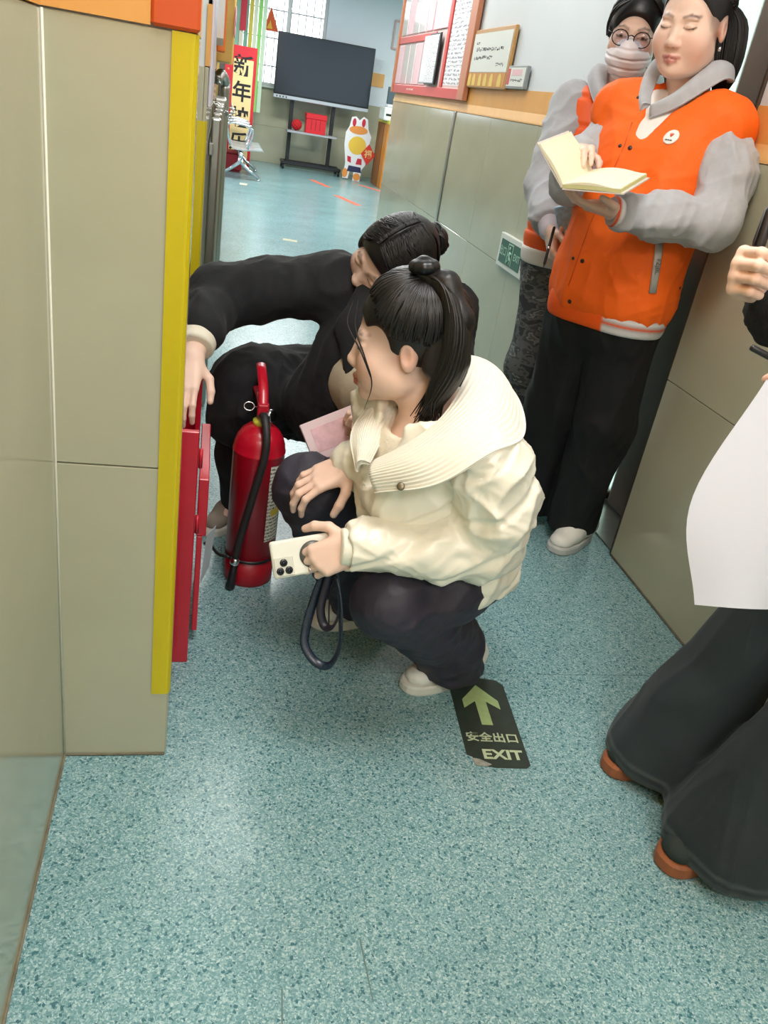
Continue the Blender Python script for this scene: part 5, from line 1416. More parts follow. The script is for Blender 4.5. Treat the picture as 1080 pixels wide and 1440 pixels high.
def on_cloth(tree, p, d):
    """point on a garment surface hit from p along d, and its normal"""
    d = Vector(d).normalized()
    for k in range(12):      # step inwards a little if the edge is just missed
        h = tree.ray_cast(Vector(p), (d + RIGHT * .0025 * k + UP * .0015 * k).normalized())
        if h[0] is not None: return h[0], h[1]
    h = tree.find_nearest(Vector(p) + d * 2.0)
    return h[0], h[1]
def stud(tree, p, d, r, m, parent, name='snap_button'):
    q, n = on_cloth(tree, p, d)
    return lathe(name, [(.0003, -.002), (r, -.002), (r, .0012), (r * .7, .0022), (.0003, .0024)], q, m, parent, segs=14, axis=n)

def dirpx(u, v):
    """viewing direction of a detail measured on the photograph; only used to find where it sits on a garment"""
    return (RIGHT * (u - 540) / 1137 - UP * (v - 720) / 1137 + FWD).normalized()
EYE = Vector((0, 0, 1.25))

# ---------------------------------------------------------------- 2. crouching woman in the black coat reaching into the box
def build_black():
    H = Frame((0.445, 2.045, .902), (-.83, -.36, -.38), (.211, -.623, .688), 1.0)
    neck = np.array((.50, 2.16, .815))
    Rsh = (.315, 2.13, .80); Lsh = (.62, 2.13, .77); Rel = (.03, 2.11, .745); Rwr = (-.030, 1.885, .655)
    Lel = (.64, 1.98, .56); Lwr = (.43, 1.80, .56)
    Rhip = (.40, 2.40, .36); Lhip = (.56, 2.36, .36); Rkn = (.14, 2.19, .46); Lkn = (.46, 2.04, .45); Ran = (.13, 2.27, .10); Lan = (.50, 2.25, .10)
    S = Sculpt(); head_prims(S, H)
    S.limb([H.p(0, -.022, -.05), H.p(0, -.035, -.10), neck], [.050, .049, .055], .02)
    S.add(cap((.47, 2.16, .76), (.48, 2.36, .42), .10, .11), .03)
    S.limb([Rsh, Rel, Rwr], [.045, .038, .027], .02); S.limb([Lsh, Lel, Lwr], [.045, .038, .027], .02)
    S.limb([Rhip, Rkn, Ran], [.07, .05, .035], .03); S.limb([Lhip, Lkn, Lan], [.07, .05, .035], .03)
    S.limb([Ran, (.08, 2.22, .045)], [.03, .018], .02); S.limb([Lan, (.44, 2.20, .045)], [.03, .018], .02)
    rt = hand_prims(S, Rwr, (-.16, -.72, -.66), (.1, .55, -.82), 'R', [(14, 28, 18), (12, 30, 18), (14, 32, 18), (16, 34, 18)], [(.75, .6, .3), (.3, .95, .3), (.1, 1, .4)], .98, .8)
    lt = hand_prims(S, Lwr, (-.80, -.52, -.1), (.2, -.3, .93), 'L', [(30, 40, 20)] * 4, [(.8, .5, .4), (.2, .9, .5), (0, .9, .6)], .98, .6)
    fine = [(*box_of([H.p(a, b, c) for a in (-.09, .09) for b in (-.12, .125) for c in (-.13, .13)], .004), .0034),
            (*box_of([Rwr, np.array(Rwr) + (-.09, -.17, -.18), np.array(Rwr) + (.07, .02, .03)], .01), .0026),
            (*box_of([Lwr, np.array(Lwr) + (-.17, -.14, -.08), np.array(Lwr) + (.02, .06, .09)], .01), .0030)]
    V, Q, C = skin_body('person', S, fine, .010, hairline(H, (.081, .101, .092), (0, .130, -.045), (.13, .094, .120)) + face_paint(H) + nail_paint(rt), None, None)
    w = person(V, Q, C, 'woman crouching in a black coat, head bowed, reaching one arm into the red box')
    M_COAT = mat('black_wool', (13, 13, 17), rough=0.85, sheen=0.04, bump=0.15, bscale=180, fold=(6, .012, (1, 1, 1)))
    J = Sculpt()
    J.add(cap((.47, 2.16, .74), (.475, 2.36, .40), .125, .165), 0)
    J.add(cap(Rsh, Lsh, .085, .085), .06)
    J.limb([Rsh, (.17, 2.125, .775), Rel], [.088, .074, .070], .03)
    J.limb([Rel, (.0, 2.03, .715), (-.012, 1.965, .695)], [.070, .062, .060], .02)
    J.limb([Lsh, Lel, Lwr], [.085, .072, .055], .03)
    J.add(cap((.42, 2.38, .40), (.145, 2.205, .475), .15, .122), .06)      # skirt of the coat over the right knee
    J.add(cap((.14, 2.205, .455), (.095, 2.185, .385), .105, .08), .05)
    J.add(cap((.52, 2.34, .40), (.44, 2.02, .44), .15, .12), .06)
    J.add(cap((.335, 2.06, .50), (.40, 2.04, .62), .11, .13), .06)
    J.cut(cap(np.array((.48, 2.12, .83)), np.array((.42, 2.0, .92)), .07, .10), .015)
    J.cut(ell((.385, 1.90, .60), (.085, .10, .075)), .02)
    def dj(P): return folds(P, (.1, .1, 1), 15, 51, 2, .9) * .009 + folds(P, (.6, .4, .7), 9, 53, 2, .88) * .013 + (vnoise(P * 14, 9) - .5) * .010
    jk = shell('coat', J, .0075, M_COAT, w, 1, dj)
    # lapel and the cream cuff of the jumper underneath
    L = Sculpt(); L.limb([(.40, 2.03, .84), (.36, 1.96, .74), (.36, 1.905, .65)], [.035, .05, .028], .02, flat=((-.4, -.85, .35), 2.6)); shell('lapel', L, .006, M_COAT, jk, 1)
    c = Sculpt(); c.add(cap((-.010, 1.985, .702), (-.024, 1.915, .672), .052, .046), 0); c.cut(half((-.026, 1.905, .667), (-.12, -.86, -.50), (-.12, 1.80, .56), (.08, 1.93, .74)), .004)
    shell('jumper_cuff', c, .004, mat('cream_wool', (226, 216, 196), rough=0.8, bump=0.2, bscale=140), w, 1)
    c = Sculpt(); c.add(ell((.42, 1.965, .60), (.11, .10, .11)), 0); shell('jumper', c, .007, mat('beige_wool', (190, 178, 154), rough=0.85, bump=0.2, bscale=140), w, 1, lambda P: ridges(P, (.6, 0, 1), 20, 3) * .005)
    T = Sculpt(); M_T = mat('black_trousers', (24, 24, 28), rough=0.7)
    T.limb([Rhip, Rkn, (.12, 2.23, .26), (.135, 2.265, .07)], [.10, .082, .070, .060], .03); T.limb([Lhip, Lkn, (.48, 2.14, .26), (.50, 2.24, .07)], [.10, .082, .068, .062], .03)
    shell('trousers', T, .008, M_T, w, 1, lambda P: ridges(P, (.2, .3, 1), 18, 7) * .004)
    ms = mat('taupe_suede', (150, 138, 124), rough=0.8, var=0.12, vscale=30)
    shoe(w, (.030, 2.175), (.175, 2.365), .088, ms, M_WSOLE); shoe(w, (.41, 2.12), (.56, 2.31), .088, ms, M_WSOLE)
    # hair with a side parting and a low bun
    S = Sculpt(); hair_cap(S, H, (.082, .102, .093), cut_c=(0, .130, -.045), cut_r=(.125, .090, .115))
    S.add(ell(H.p(.072, .01, .0), np.array((.018, .05, .05)), H.ax()), .02); S.add(ell(H.p(-.072, .01, .0), np.array((.018, .05, .05)), H.ax()), .02)
    hr = shell('hair', S, .0045, M_HAIR, w, 1); rr = random.Random(9); paths = []
    for q in range(240):
        side = 1 if rr.random() < .5 else -1; t = rr.random()
        d0 = np.array((-.10 + side * .03, .75 - 1.1 * t, .66 + .5 * min(t, .5)))    # from the parting
        mid = np.array((side * .95, .35 - .6 * t + .2 * rr.gauss(0, 1), .12)); d1 = np.array((side * .15, -.95, -.05))
        a = skull_path(H, d0, mid, 8, 1.065); b = skull_path(H, mid, d1, 8, 1.065)
        paths.append(spline([a[0], a[3], a[6], b[1], b[4], b[7]], 16))
    locks(paths, .0042, 'combed_locks', hr)
    bc = H.p(.0, -.128, .010); B = Sculpt(); B.add(ell(bc, (.034, .034, .034)), 0)
    bn_ = shell('bun', B, .0045, M_HAIR, hr, 1); ps = []
    for q in range(40):
        a0 = rr.random() * 6.28; tilt = rr.gauss(0, .8); pts = []
        e1 = unit(H.s * math.cos(tilt) + H.u * math.sin(tilt)); e2 = np.cross(unit(H.f + H.s * rr.gauss(0, .5)), e1)
        for i in range(10):
            a = a0 + i * .35; pts.append(bc + (e1 * math.cos(a) + e2 * math.sin(a)) * (.035 + .003 * rr.random()))
        ps.append(pts)
    locks(ps, .0045, 'bun_locks', bn_)
    # notebook on her lap
    nbk = thing('pink_notebook', (.28, 1.72, .52), 'pale pink printed notebook with grey page edges between the two crouching women', 'notebook')
    o = Vector((0.219, 1.745, 0.556)); ax = Vector((0.119, 0.0, 0.063)).normalized(); ay = Vector((.042, -.040, -.066)); ay = (ay - ax * ay.dot(ax)).normalized(); nz = ax.cross(ay)
    if nz.y > 0: nz = -nz
    def slab(name, u0, u1, v0, v1, z0, z1, m, bev=.002):
        cc = o + ax * (u0 + u1) / 2 + ay * (v0 + v1) / 2 + nz * (z0 + z1) / 2; hh = Vector(((u1 - u0) / 2, (v1 - v0) / 2, (z1 - z0) / 2))
        return rbox(name, cc - hh, cc + hh, m, nbk, bev=bev, M=Matrix((ax, ay, nz)).transposed())
    slab('back_cover', 0, .135, 0, .10, -.016, -.0145, mat('cover_grey', (190, 184, 190), rough=0.5), .0005)
    slab('page_block', .002, .133, .001, .099, -.0143, -.0022, mat('page_edge', (196, 190, 194), rough=0.7, var=.1, vscale=120, stretch=(1, 1, 30)), .0005)
    slab('front_cover', .003, .137, 0, .10, -.002, 0, mat('cover_pink', (226, 202, 206), rough=0.35), .0006)
    slab('cover_print', .022, .105, .018, .075, .0001, .0008, mat('cover_rose_print', (224, 182, 190), rough=0.4, var=.12, vscale=55), .0003)
    cdt = plate('folded_card', [(0, 0), (.045, .01), (.05, -.012), (.0, -.03)], (.205, 1.700, .492), (1, -.05, .3), (.3, -.3, .9), .001, mat('card_dark', (70, 60, 64), rough=0.5)); tag(cdt, 'dark folded card just above the bent knee beside the extinguisher', 'card')
    return w
BLACK = build_black()

# ---------------------------------------------------------------- 3. standing teacher in the orange vest with an open book
def build_orange():
    H = Frame((1.194, 2.286, 1.55), (-.80, -.58, -.22), (0, 0, 1), 1.0)
    neck = np.array((1.255, 2.335, 1.405))
    Lsh = np.array((1.305, 2.185, 1.33)); Rsh = np.array((1.125, 2.42, 1.33)); Lel = np.array((1.275, 2.03, 1.10)); Lwr = np.array((1.01, 2.055, 1.088))
    Rel = np.array((1.00, 2.37, 1.13)); Rwr = np.array((.945, 2.225, 1.205))
    Lhip = (1.215, 2.21, .76); Rhip = (1.12, 2.33, .76); Lkn = (1.235, 2.21, .46); Rkn = (1.13, 2.37, .46); Lan = (1.265, 2.30, .09); Ran = (1.15, 2.42, .09)
    sd_ = unit(Lsh - Rsh); fw = np.array((-.79, -.61, 0))
    S = Sculpt(); head_prims(S, H, wide=1.12)
    S.add(ell(H.p(0, .035, -.098), np.array((.05, .045, .025)), H.ax()), .03)
    S.limb([H.p(0, -.022, -.05), H.p(0, -.03, -.11), neck], [.054, .054, .060], .02)
    S.add(cap((1.22, 2.30, 1.28), (1.17, 2.27, .90), .085, .10), .04)
    S.limb([Lsh, Lel, Lwr], [.045, .040, .028], .02); S.limb([Rsh, Rel, Rwr], [.045, .040, .028], .02)
    S.limb([Lhip, Lkn, Lan], [.075, .05, .035], .03); S.limb([Rhip, Rkn, Ran], [.075, .05, .035], .03)
    S.limb([Lan, (1.25, 2.26, .045)], [.03, .018], .02); S.limb([Ran, (1.12, 2.39, .045)], [.03, .018], .02)
    lt = hand_prims(S, Lwr, (-.97, -.05, .08), (.05, .12, .99), 'L', [(8, 20, 14), (8, 22, 14), (10, 24, 16), (12, 26, 16)], [(.8, .6, .05), (.5, .85, .15), (.3, .95, .2)], .98, .9)
    rt = hand_prims(S, Rwr, (-.35, -.80, .10), (.1, -.1, -.95), 'R', [(12, 30, 20)] * 4, [(.6, .7, .3), (.2, .9, .4), (0, .9, .5)], .96, .6)
    fine = [(*box_of([H.p(a, b, c) for a in (-.09, .09) for b in (-.12, .125) for c in (-.14, .13)], .006), .0020),
            (*box_of([Lwr, Lwr + (-.19, -.08, -.05), Lwr + (-.0, .08, .11)], .01), .0026), (*box_of([Rwr, Rwr + (-.15, -.20, -.12), Rwr + (.08, .02, .06)], .01), .0030)]
    V, Q, C = skin_body('person', S, fine, .012, hairline(H, (.083, .101, .093), (0, .118, -.030), (.14, .090, .125)) + face_paint(H, lip=(186, 108, 98)) + nail_paint(lt), None, None)
    w = person(V, Q, C, 'standing teacher in an orange vest over a grey hoodie, reading from an open notebook')
    # vest (sleeveless, orange) and the grey sleeves
    M_OR = mat('orange_fleece', (255, 106, 6), rough=0.7, sheen=0.0, vcol=True, bump=0.08, bscale=160, fold=(4.5, .010, (1, 1, .55)))
    M_GR = mat('grey_jersey', (178, 180, 184), rough=0.85, sheen=0.2, var=0.05, vscale=50, bump=0.1, bscale=260, fold=(8, .012, (1, 1, .7)))
    J = Sculpt()
    tor = lambda c, hw, hd: (np.array(c) - sd_ * (hw - hd), np.array(c) + sd_ * (hw - hd), hd)
    for c, hw, hd, k in (((1.222, 2.297, 1.305), .172, .084, .0), ((1.205, 2.285, 1.22), .190, .122, .05), ((1.185, 2.275, 1.09), .192, .132, .06), ((1.168, 2.265, .96), .188, .132, .06), ((1.160, 2.26, .845), .186, .128, .05)):
        a, b, r = tor(c, hw, hd); J.add(cap(a, b, r, r), k)
    J.add(cap(Lsh + (.004, -.006, -.004), Lsh, .079, .079), .05); J.add(cap(Rsh, Rsh + (-.004, .006, -.004), .078, .078), .05)
    J.add(cap((1.24, 2.32, 1.34), (1.25, 2.33, 1.36), .085, .07), .04)
    J.cut(cap((1.205, 2.28, 1.385), (1.17, 2.25, 1.60), .068, .13), .012)
    J.cut(cap((1.165, 2.255, 1.39), (1.106, 2.240, 1.285), .058, .020), .010)
    J.cut(half((1.16, 2.26, .795), (0, 0, -1), (.9, 2.0, .6), (1.5, 2.6, .81)), .01)
    def dj(P): return folds(P, (.25, .15, -1), 9, 61) * .013 + (vnoise(P * 8, 3) - .5) * .010 + folds(P, (.8, .3, .2), 15, 63) * .004
    items = []
    zz = lambda z0, z1, rgb: (bxp((1.26, 2.15, (z0 + z1) / 2), (.15, .18, (z1 - z0) / 2), np.stack([sd_, fw, (0, 0, 1)]), .001), rgb, .002)
    J2 = J
    vest = shell('vest', J2, .0055, M_OR, w, 1, dj, (255, 106, 6), [])
    tree = bvh(vest)
    # sleeves
    sl = Sculpt(); sl.limb([Lsh + (0.002, -.010, -.045), (1.310, 2.10, 1.22), Lel], [.068, .069, .064], .03); sl.limb([Lel, (1.15, 2.04, 1.09), Lwr + (.012, 0, 0)], [.064, .058, .047], .03)
    sl.cut(half(Lwr + (.004, 0, 0), (-1, 0, 0), (.90, 1.95, .98), (1.03, 2.16, 1.20)), .004)
    def ds(P): return folds(P, (.2, .2, 1), 14, 71, 2, .9) * .012 + folds(P, (.9, 0, .3), 12, 73, 2, .9) * .008 + (vnoise(P * 14, 5) - .5) * .005
    shell('sleeve', sl, .0055, M_GR, w, 1, ds)
    sr = Sculpt(); sr.limb([Rsh + (0, 0, -.05), Rel], [.066, .062], .03); sr.limb([Rel, Rwr + (.01, .03, 0)], [.062, .048], .02); shell('sleeve', sr, .0065, M_GR, w, 1, ds)
    M_RIB = mat('striped_rib', (230, 228, 224), rough=0.8, vcol=True, bump=0.2, bscale=300)
    c = Sculpt(); c.add(cap(Lwr + (.016, 0, 0), Lwr + (-.016, -.001, 0), .041, .037), 0); c.cut(half(Lwr + (-.018, 0, 0), (-1, 0, 0), (.9, 1.95, .98), (1.02, 2.16, 1.2)), .003)
    shell('cuff', c, .004, M_RIB, w, 1, None, (176, 176, 176), [(bxp(Lwr + (-.012, 0, 0), (.0045, .1, .1), None, .001), (226, 84, 34), .002), (bxp(Lwr + (-.003, 0, 0), (.0045, .1, .1), None, .001), (232, 230, 226), .002)])
    # ribbed hem with white and orange stripes at the side
    hm = Sculpt(); a, b, r = tor((1.160, 2.26, .80), .186, .127); hm.add(cap(a, b, r - .002, r - .002), 0)
    hm.cut(half((1.16, 2.26, .758), (0, 0, -1), (.9, 2.0, .6), (1.5, 2.6, .775)), .006); hm.cut(half((1.16, 2.26, .835), (0, 0, 1), (.9, 2.0, .82), (1.5, 2.6, 1.0)), .006)
    gz = lambda z0, z1: bxp((1.16, 2.26, (z0 + z1) / 2), (.5, .5, (z1 - z0) / 2), None, .001)
    front = bxp(np.array((1.16, 2.26, .8)) + fw * .14 - sd_ * .06, (.115, .10, .2), np.stack([sd_, fw, (0, 0, 1)]), .001)
    shell('hem_band', hm, .005, M_RIB, w, 1, None, (186, 184, 182), [(gz(.756, .778), (226, 224, 222), .002), (gz(.784, .792), (232, 90, 30), .002), (gz(.798, .808), (226, 224, 222), .002), (front, (252, 96, 6), .004)])
    # hood and inner shirt
    I, O = hood_curves((1.236, 2.318, 1.440), (-.92, -.40), .125, 1.10); hood = sheet('hood', I, O, M_GR, w, bulge=.020, thick=.016)
    sh = Sculpt()
    for c, hw, hd, k in (((1.222, 2.297, 1.315), .160, .080, 0), ((1.205, 2.285, 1.22), .182, .114, .05)):
        a, b, r = tor(c, hw, hd); sh.add(cap(a, b, r, r), k)
    sh.cut(cap((1.195, 2.265, 1.39), (1.16, 2.23, 1.50), .062, .10), .012)
    shell('inner_shirt', sh, .006, mat('white_shirt', (236, 232, 226), rough=0.8), w, 1)
    # placket seam, snaps, badge, pocket zip and small side mark
    M_SN = mat('snap_dark', (58, 34, 30), rough=0.35)
    for (u, v) in ((872, 205), (886, 208), (806, 363), (819, 367), (801, 424), (797, 439), (898, 137)): stud(tree, EYE, dirpx(u, v), .0062 if u not in (872, 806) else .005, M_SN, vest)
    pl = [on_cloth(tree, EYE, dirpx(u, v)) for u, v in ((889, 172), (878, 205), (862, 240), (828, 320), (812, 366), (800, 400), (793, 440))]
    tube('placket_seam', [p + n * .0005 for p, n in pl], .0016, mat('seam_orange', (206, 80, 10), rough=0.7), vest, sides=6)
    q, n = on_cloth(tree, EYE, dirpx(944, 193)); n = n.normalized(); bx_ = Vector((0, 0, 1)).cross(n).normalized(); by_ = n.cross(bx_)
    bg = lathe('badge', [(.0005, -.003), (.0205, -.003), (.0215, .0015), (.0195, .0028), (.0005, .0036)], q, mat('badge_white', (240, 238, 230), rough=0.35), vest, segs=28, axis=n)
    for i, (ox, oy, l, rgb) in enumerate(((-.004, .003, .010, (206, 66, 50)), (.0, .004, .011, (226, 120, 60)), (.004, .003, .010, (206, 66, 50)))):
        b0 = q + n * .0038 + by_ * -.001; b1 = q + n * .0038 + bx_ * ox * 1.3 + by_ * (oy + l * .6)
        tube('emblem_petal', [b0, (b0 + b1) / 2, b1], [.0012, .0022, .0008], mat('petal_%d' % (i % 2), rgb, rough=0.5), bg, sides=6)
    for xa, xb in ((-.010, -.0045), (-.003, .002), (.0035, .010)): plate('emblem_print', [(xa, -.0125), (xb, -.0125), (xb, -.0095), (xa, -.0095)], q + n * .0040, bx_, by_, .0004, mat('badge_ink', (50, 56, 80), rough=0.5), bg)
    za, na = on_cloth(tree, EYE, dirpx(928, 336)); zb, nb2 = on_cloth(tree, EYE, dirpx(917, 412)); zm, nm = on_cloth(tree, EYE, dirpx(923, 375))
    V, F = sweep([za + na * .002, zm + nm * .002, zb + nb2 * .002], .0115, 8, flat=(1.0, .3), up=nm); zp = mk('pocket_zip', V, F, mat('zip_silver', (196, 194, 190), rough=0.4), vest, True)
    zd = (za - zb).normalized(); zn = nm.normalized(); zx = zd.cross(zn)
    text('zip_lettering', 'FZJBL', .017, zm + zn * .0095, -zd, zn.cross(-zd).normalized(), mat('zip_ink', (120, 120, 122), rough=0.5), zp)
    sq, sn = on_cloth(tree, EYE, dirpx(956, 405)); stud(tree, EYE, dirpx(956, 405), .004, M_SN, vest, 'side_tag')
    # trousers and shoes
    M_BT = mat('black_wide_trousers', (11, 11, 12), rough=0.75, bump=0.05, bscale=200, fold=(5, .012, (1, 1, .35)))
    T = Sculpt(); a, b, r = tor((1.162, 2.262, .76), .165, .108); T.add(cap(a, b, r, r), 0)
    T.limb([Lhip, Lkn, (1.262, 2.29, .06)], [.102, .088, .082], .03); T.limb([Rhip, Rkn, (1.158, 2.43, .06)], [.102, .088, .080], .03)
    T.cut(bxp((1.2, 2.3, -.06), (.5, .5, .105)), .004); T.cut(half((1.16, 2.26, .83), (0, 0, 1), (.9, 2, .8), (1.5, 2.6, 1.0)), .004)
    shell('trousers', T, .008, M_BT, w, 1, lambda P: folds(P, (.05, .05, 1), 11, 91, 2, .92) * .014)
    shoe(w, (1.165, 2.175), (1.355, 2.325), .104, M_WSHOE, mat('grey_sole', (196, 196, 192), rough=0.6)); shoe(w, (1.045, 2.325), (1.165, 2.50), .086, mat('white_leather_in_shade', (150, 148, 146), rough=0.6), mat('grey_sole', (196, 196, 192), rough=0.6))  # shade on the right shoe is put into its greyer leather colour
    # hair pulled back over the ears into a tail behind the neck
    S = Sculpt(); hair_cap(S, H, (.083, .101, .093), cut_c=(0, .120, -.032), cut_r=(.14, .088, .125))
    hr = shell('hair', S, .0045, M_HAIR, w, 1); rr = random.Random(14); paths = []
    d1 = np.array((.05, -.98, .1))
    for q in range(240):
        t = rr.random(); side = 1 if rr.random() < .65 else -1; ang = t * 2.2
        d0 = np.array((side * math.sin(ang), math.cos(ang) * .62 + .05, .80 - .85 * t + .15 * rr.random()))
        paths.append(skull_path(H, d0, d1 + np.array((rr.gauss(0, .08), 0, rr.gauss(0, .1))), 12, 1.07, bulge=.015))
    locks(paths, .0042, 'combed_locks', hr)
    tp_ = [H.p(.02, -.108, .045), H.p(.045, -.128, .0), H.p(.060, -.118, -.07), H.p(.065, -.105, -.135), H.p(.062, -.095, -.175)]
    S = Sculpt(); S.limb(tp_, [.018, .027, .027, .019, .005], .015); tl = shell('ponytail', S, .005, M_HAIR, w, 1); ps = []
    for q in range(170):
        a = rr.random() * 6.28; rad = .9 + .25 * rr.random(); ps.append(spline([p + (H.s * math.cos(a) + H.f * math.sin(a)) * R * rad for p, R in zip(tp_, (.018, .032, .033, .025, .012))], 14))
    locks(ps, .0036, 'tail_locks', tl)
    er = lathe('earring', [(.0003, 0), (.0035, .001), (.0045, .006), (.003, .011), (.0003, .012)], H.p(.082, -.004, -.058), M_CHROME, w, segs=10)
    # --- open notebook
    bk = thing('open_notebook', (.90, 2.02, 1.13), 'open notebook with cream pages held up by the orange-vested teacher', 'notebook')
    A = np.array((.808, 1.962, 1.132)); Bp = np.array((.940, 2.11, 1.170)); sp_ = unit(Bp - A); Lsp = .195
    dl = np.array((-.058, .022, .060)); dl = unit(dl - sp_ * (dl @ sp_)); dr_ = np.array((.160, -.052, .030)); dr_ = unit(dr_ - sp_ * (dr_ @ sp_))
    M_PG = mat('cream_page', (244, 236, 206), rough=0.75); M_CV = mat('cover_pale', (222, 214, 206), rough=0.5, var=.06, vscale=40); M_PE = mat('page_edges_green', (214, 210, 150), rough=0.7)
    def leaf(name, d, wd, t0, t1, m, bow=0.0, curl=0.0):
        n_ = np.cross(sp_, d); n_ = n_ if n_[2] > 0 else -n_; V = []; nu = 10
        for z in (t0, t1):
            for i in range(nu + 1):
                u = i / nu
                for v in (0, 1): V.append(A + sp_ * Lsp * v + d * wd * u + n_ * (z + bow * math.sin(math.pi * min(1, u * 1.15)) * (1 if z == t1 else .3)))
        F = []; o_ = 2 * (nu + 1)
        for i in range(nu):
            F += [(2 * i, 2 * i + 2, 2 * i + 3, 2 * i + 1), (o_ + 2 * i, o_ + 2 * i + 1, o_ + 2 * i + 3, o_ + 2 * i + 2), (2 * i, o_ + 2 * i, o_ + 2 * i + 2, 2 * i + 2), (2 * i + 1, 2 * i + 3, o_ + 2 * i + 3, o_ + 2 * i + 1)]
        F += [(0, 1, o_ + 1, o_), (2 * nu, o_ + 2 * nu, o_ + 2 * nu + 1, 2 * nu + 1)]
        return mk(name, V, F, m, bk)
    leaf('cover', dl, .118, -.004, -.001, M_CV); leaf('page_block', dl, .112, -.0008, .004, M_PG, .004)
    leaf('cover', dr_, .150, -.006, -.003, M_CV); leaf('page_block', dr_, .142, -.0028, .005, M_PE, .004); leaf('page', dr_, .140, .0052, .0065, M_PG, .008)
    return w, H
ORANGE, H_OR = build_orange()

# ---------------------------------------------------------------- 4. standing teacher with glasses and a face mask
def build_masked():
    H = Frame((1.237, 2.72, 1.556), (-.47, -.84, -.27), (0, 0, 1), .98)
    neck = np.array((1.285, 2.80, 1.41)); Rsh = np.array((1.15, 2.86, 1.325)); Lsh = np.array((1.40, 2.72, 1.325)); Rel = np.array((1.075, 2.75, 1.075)); Rwr = np.array((1.055, 2.575, .962))
    Lel = np.array((1.38, 2.68, 1.08)); Lwr = np.array((1.20, 2.585, .955))
    Rhip = (1.20, 2.82, .85); Lhip = (1.33, 2.74, .85); Rkn = (1.185, 2.76, .46); Lkn = (1.32, 2.70, .46); Ran = (1.225, 2.64, .09); Lan = (1.36, 2.66, .09)
    sd_ = unit(Lsh - Rsh)
    S = Sculpt(); head_prims(S, H)
    S.limb([H.p(0, -.022, -.05), H.p(0, -.03, -.11), neck], [.05, .05, .056], .02)
    S.add(cap((1.275, 2.79, 1.32), (1.26, 2.78, .90), .095, .10), .04)
    S.limb([Lsh, Lel, Lwr], [.045, .038, .027], .02); S.limb([Rsh, Rel, Rwr], [.045, .038, .027], .02)
    S.limb([Lhip, Lkn, Lan], [.07, .05, .035], .03); S.limb([Rhip, Rkn, Ran], [.07, .05, .035], .03)
    S.limb([Ran, (1.20, 2.58, .045)], [.03, .018], .02); S.limb([Lan, (1.33, 2.60, .045)], [.03, .018], .02)
    rt = hand_prims(S, Rwr, (.05, -.62, -.70), (.85, -.2, .2), 'R', [(25, 55, 30), (28, 55, 30), (32, 58, 30), (36, 60, 30)], [(.7, .6, .3), (.3, .9, .3), (.1, .95, .4)], .98, .6)
    hand_prims(S, Lwr, (-.80, -.22, -.2), (-.1, -.3, .9), 'L', [(30, 40, 20)] * 4, [(.8, .5, .4), (.3, .9, .4), (0, 1, .4)], .96, .6)
    fine = [(*box_of([H.p(a, b, c) for a in (-.09, .09) for b in (-.12, .125) for c in (-.13, .13)], .004), .0032),
            (*box_of([Rwr, Rwr + (-.07, -.16, -.17), Rwr + (.10, .03, .04)], .01), .0028), (*box_of([Lwr, Lwr + (-.19, -.14, -.12), Lwr + (.02, .07, .11)], .01), .0034)]
    V, Q, C = skin_body('person', S, fine, .012, hairline(H, (.083, .101, .093), (0, .125, -.045), (.115, .090, .115)) + face_paint(H, closed=False), None, None)
    w = person(V, Q, C, 'standing teacher with round glasses and a white face mask, behind the other')
    M_OR = mat('orange_quilt', (244, 94, 12), rough=0.55, bump=0.1, bscale=60); M_GR = MATS['grey_jersey']
    J = Sculpt()
    for c, hw, hd, k in (((1.275, 2.79, 1.32), .170, .085, 0), ((1.262, 2.78, 1.2), .185, .115, .05), ((1.245, 2.77, 1.05), .188, .122, .05), ((1.235, 2.765, .92), .182, .118, .05)):
        J.add(cap(np.array(c) - sd_ * (hw - hd), np.array(c) + sd_ * (hw - hd), hd, hd), k)
    J.cut(cap((1.24, 2.70, 1.42), (1.20, 2.66, 1.30), .06, .025), .012); J.cut(half((1.2, 2.7, .835), (0, 0, -1), (.9, 2.4, .7), (1.6, 3.05, .85)), .01)
    def dj(P): return -.006 * np.clip(np.cos(P[:, 2] * 2 * math.pi / .085) - .75, 0, 1) * 4 + (vnoise(P * 12, 5) - .5) * .010
    vest = shell('vest', J, .0065, M_OR, w, 1, dj)
    def ds(P): return folds(P, (.8, .2, .3), 14, 75, 2, .9) * .012 + (vnoise(P * 14, 5) - .5) * .006
    sr = Sculpt(); sr.limb([Rsh, Rel], [.078, .066], .03); sr.limb([Rel, Rwr + (0, .045, .03)], [.066, .056], .02); sr.cut(half(Rwr + (0, .03, .02), (0, -.8, -.55), (.9, 2.45, .85), (1.2, 2.66, 1.06)), .004)
    shell('sleeve', sr, .0055, M_GR, w, 1, ds)
    c = Sculpt(); c.add(cap(Rwr + (0, .03, .02), Rwr + (0, .004, .0), .036, .034), 0); shell('shirt_cuff', c, .005, mat('cuff_lilac', (206, 200, 210), rough=0.8), w, 1)
    sl = Sculpt(); sl.limb([Lsh, Lel, Lwr + (.03, .02, 0)], [.078, .066, .05], .03); shell('sleeve', sl, .007, M_GR, w, 1, ds)
    I, O = hood_curves((1.275, 2.785, 1.425), (-.5, -.86), .115, 1.05); sheet('hood', I, O, M_GR, w, bulge=.020, thick=.016)
    hm = Sculpt(); cc = np.array((1.234, 2.762, .865)); hm.add(cap(cc - sd_ * .065, cc + sd_ * .065, .116, .116), 0); hm.cut(half((1.2, 2.7, .825), (0, 0, -1), (.9, 2.4, .7), (1.6, 3.05, .84)), .006); hm.cut(half((1.2, 2.7, .88), (0, 0, 1), (.9, 2.4, .86), (1.6, 3.05, 1.02)), .006)
    shell('hem_band', hm, .006, MATS['striped_rib'], w, 1, None, (230, 226, 220), [])
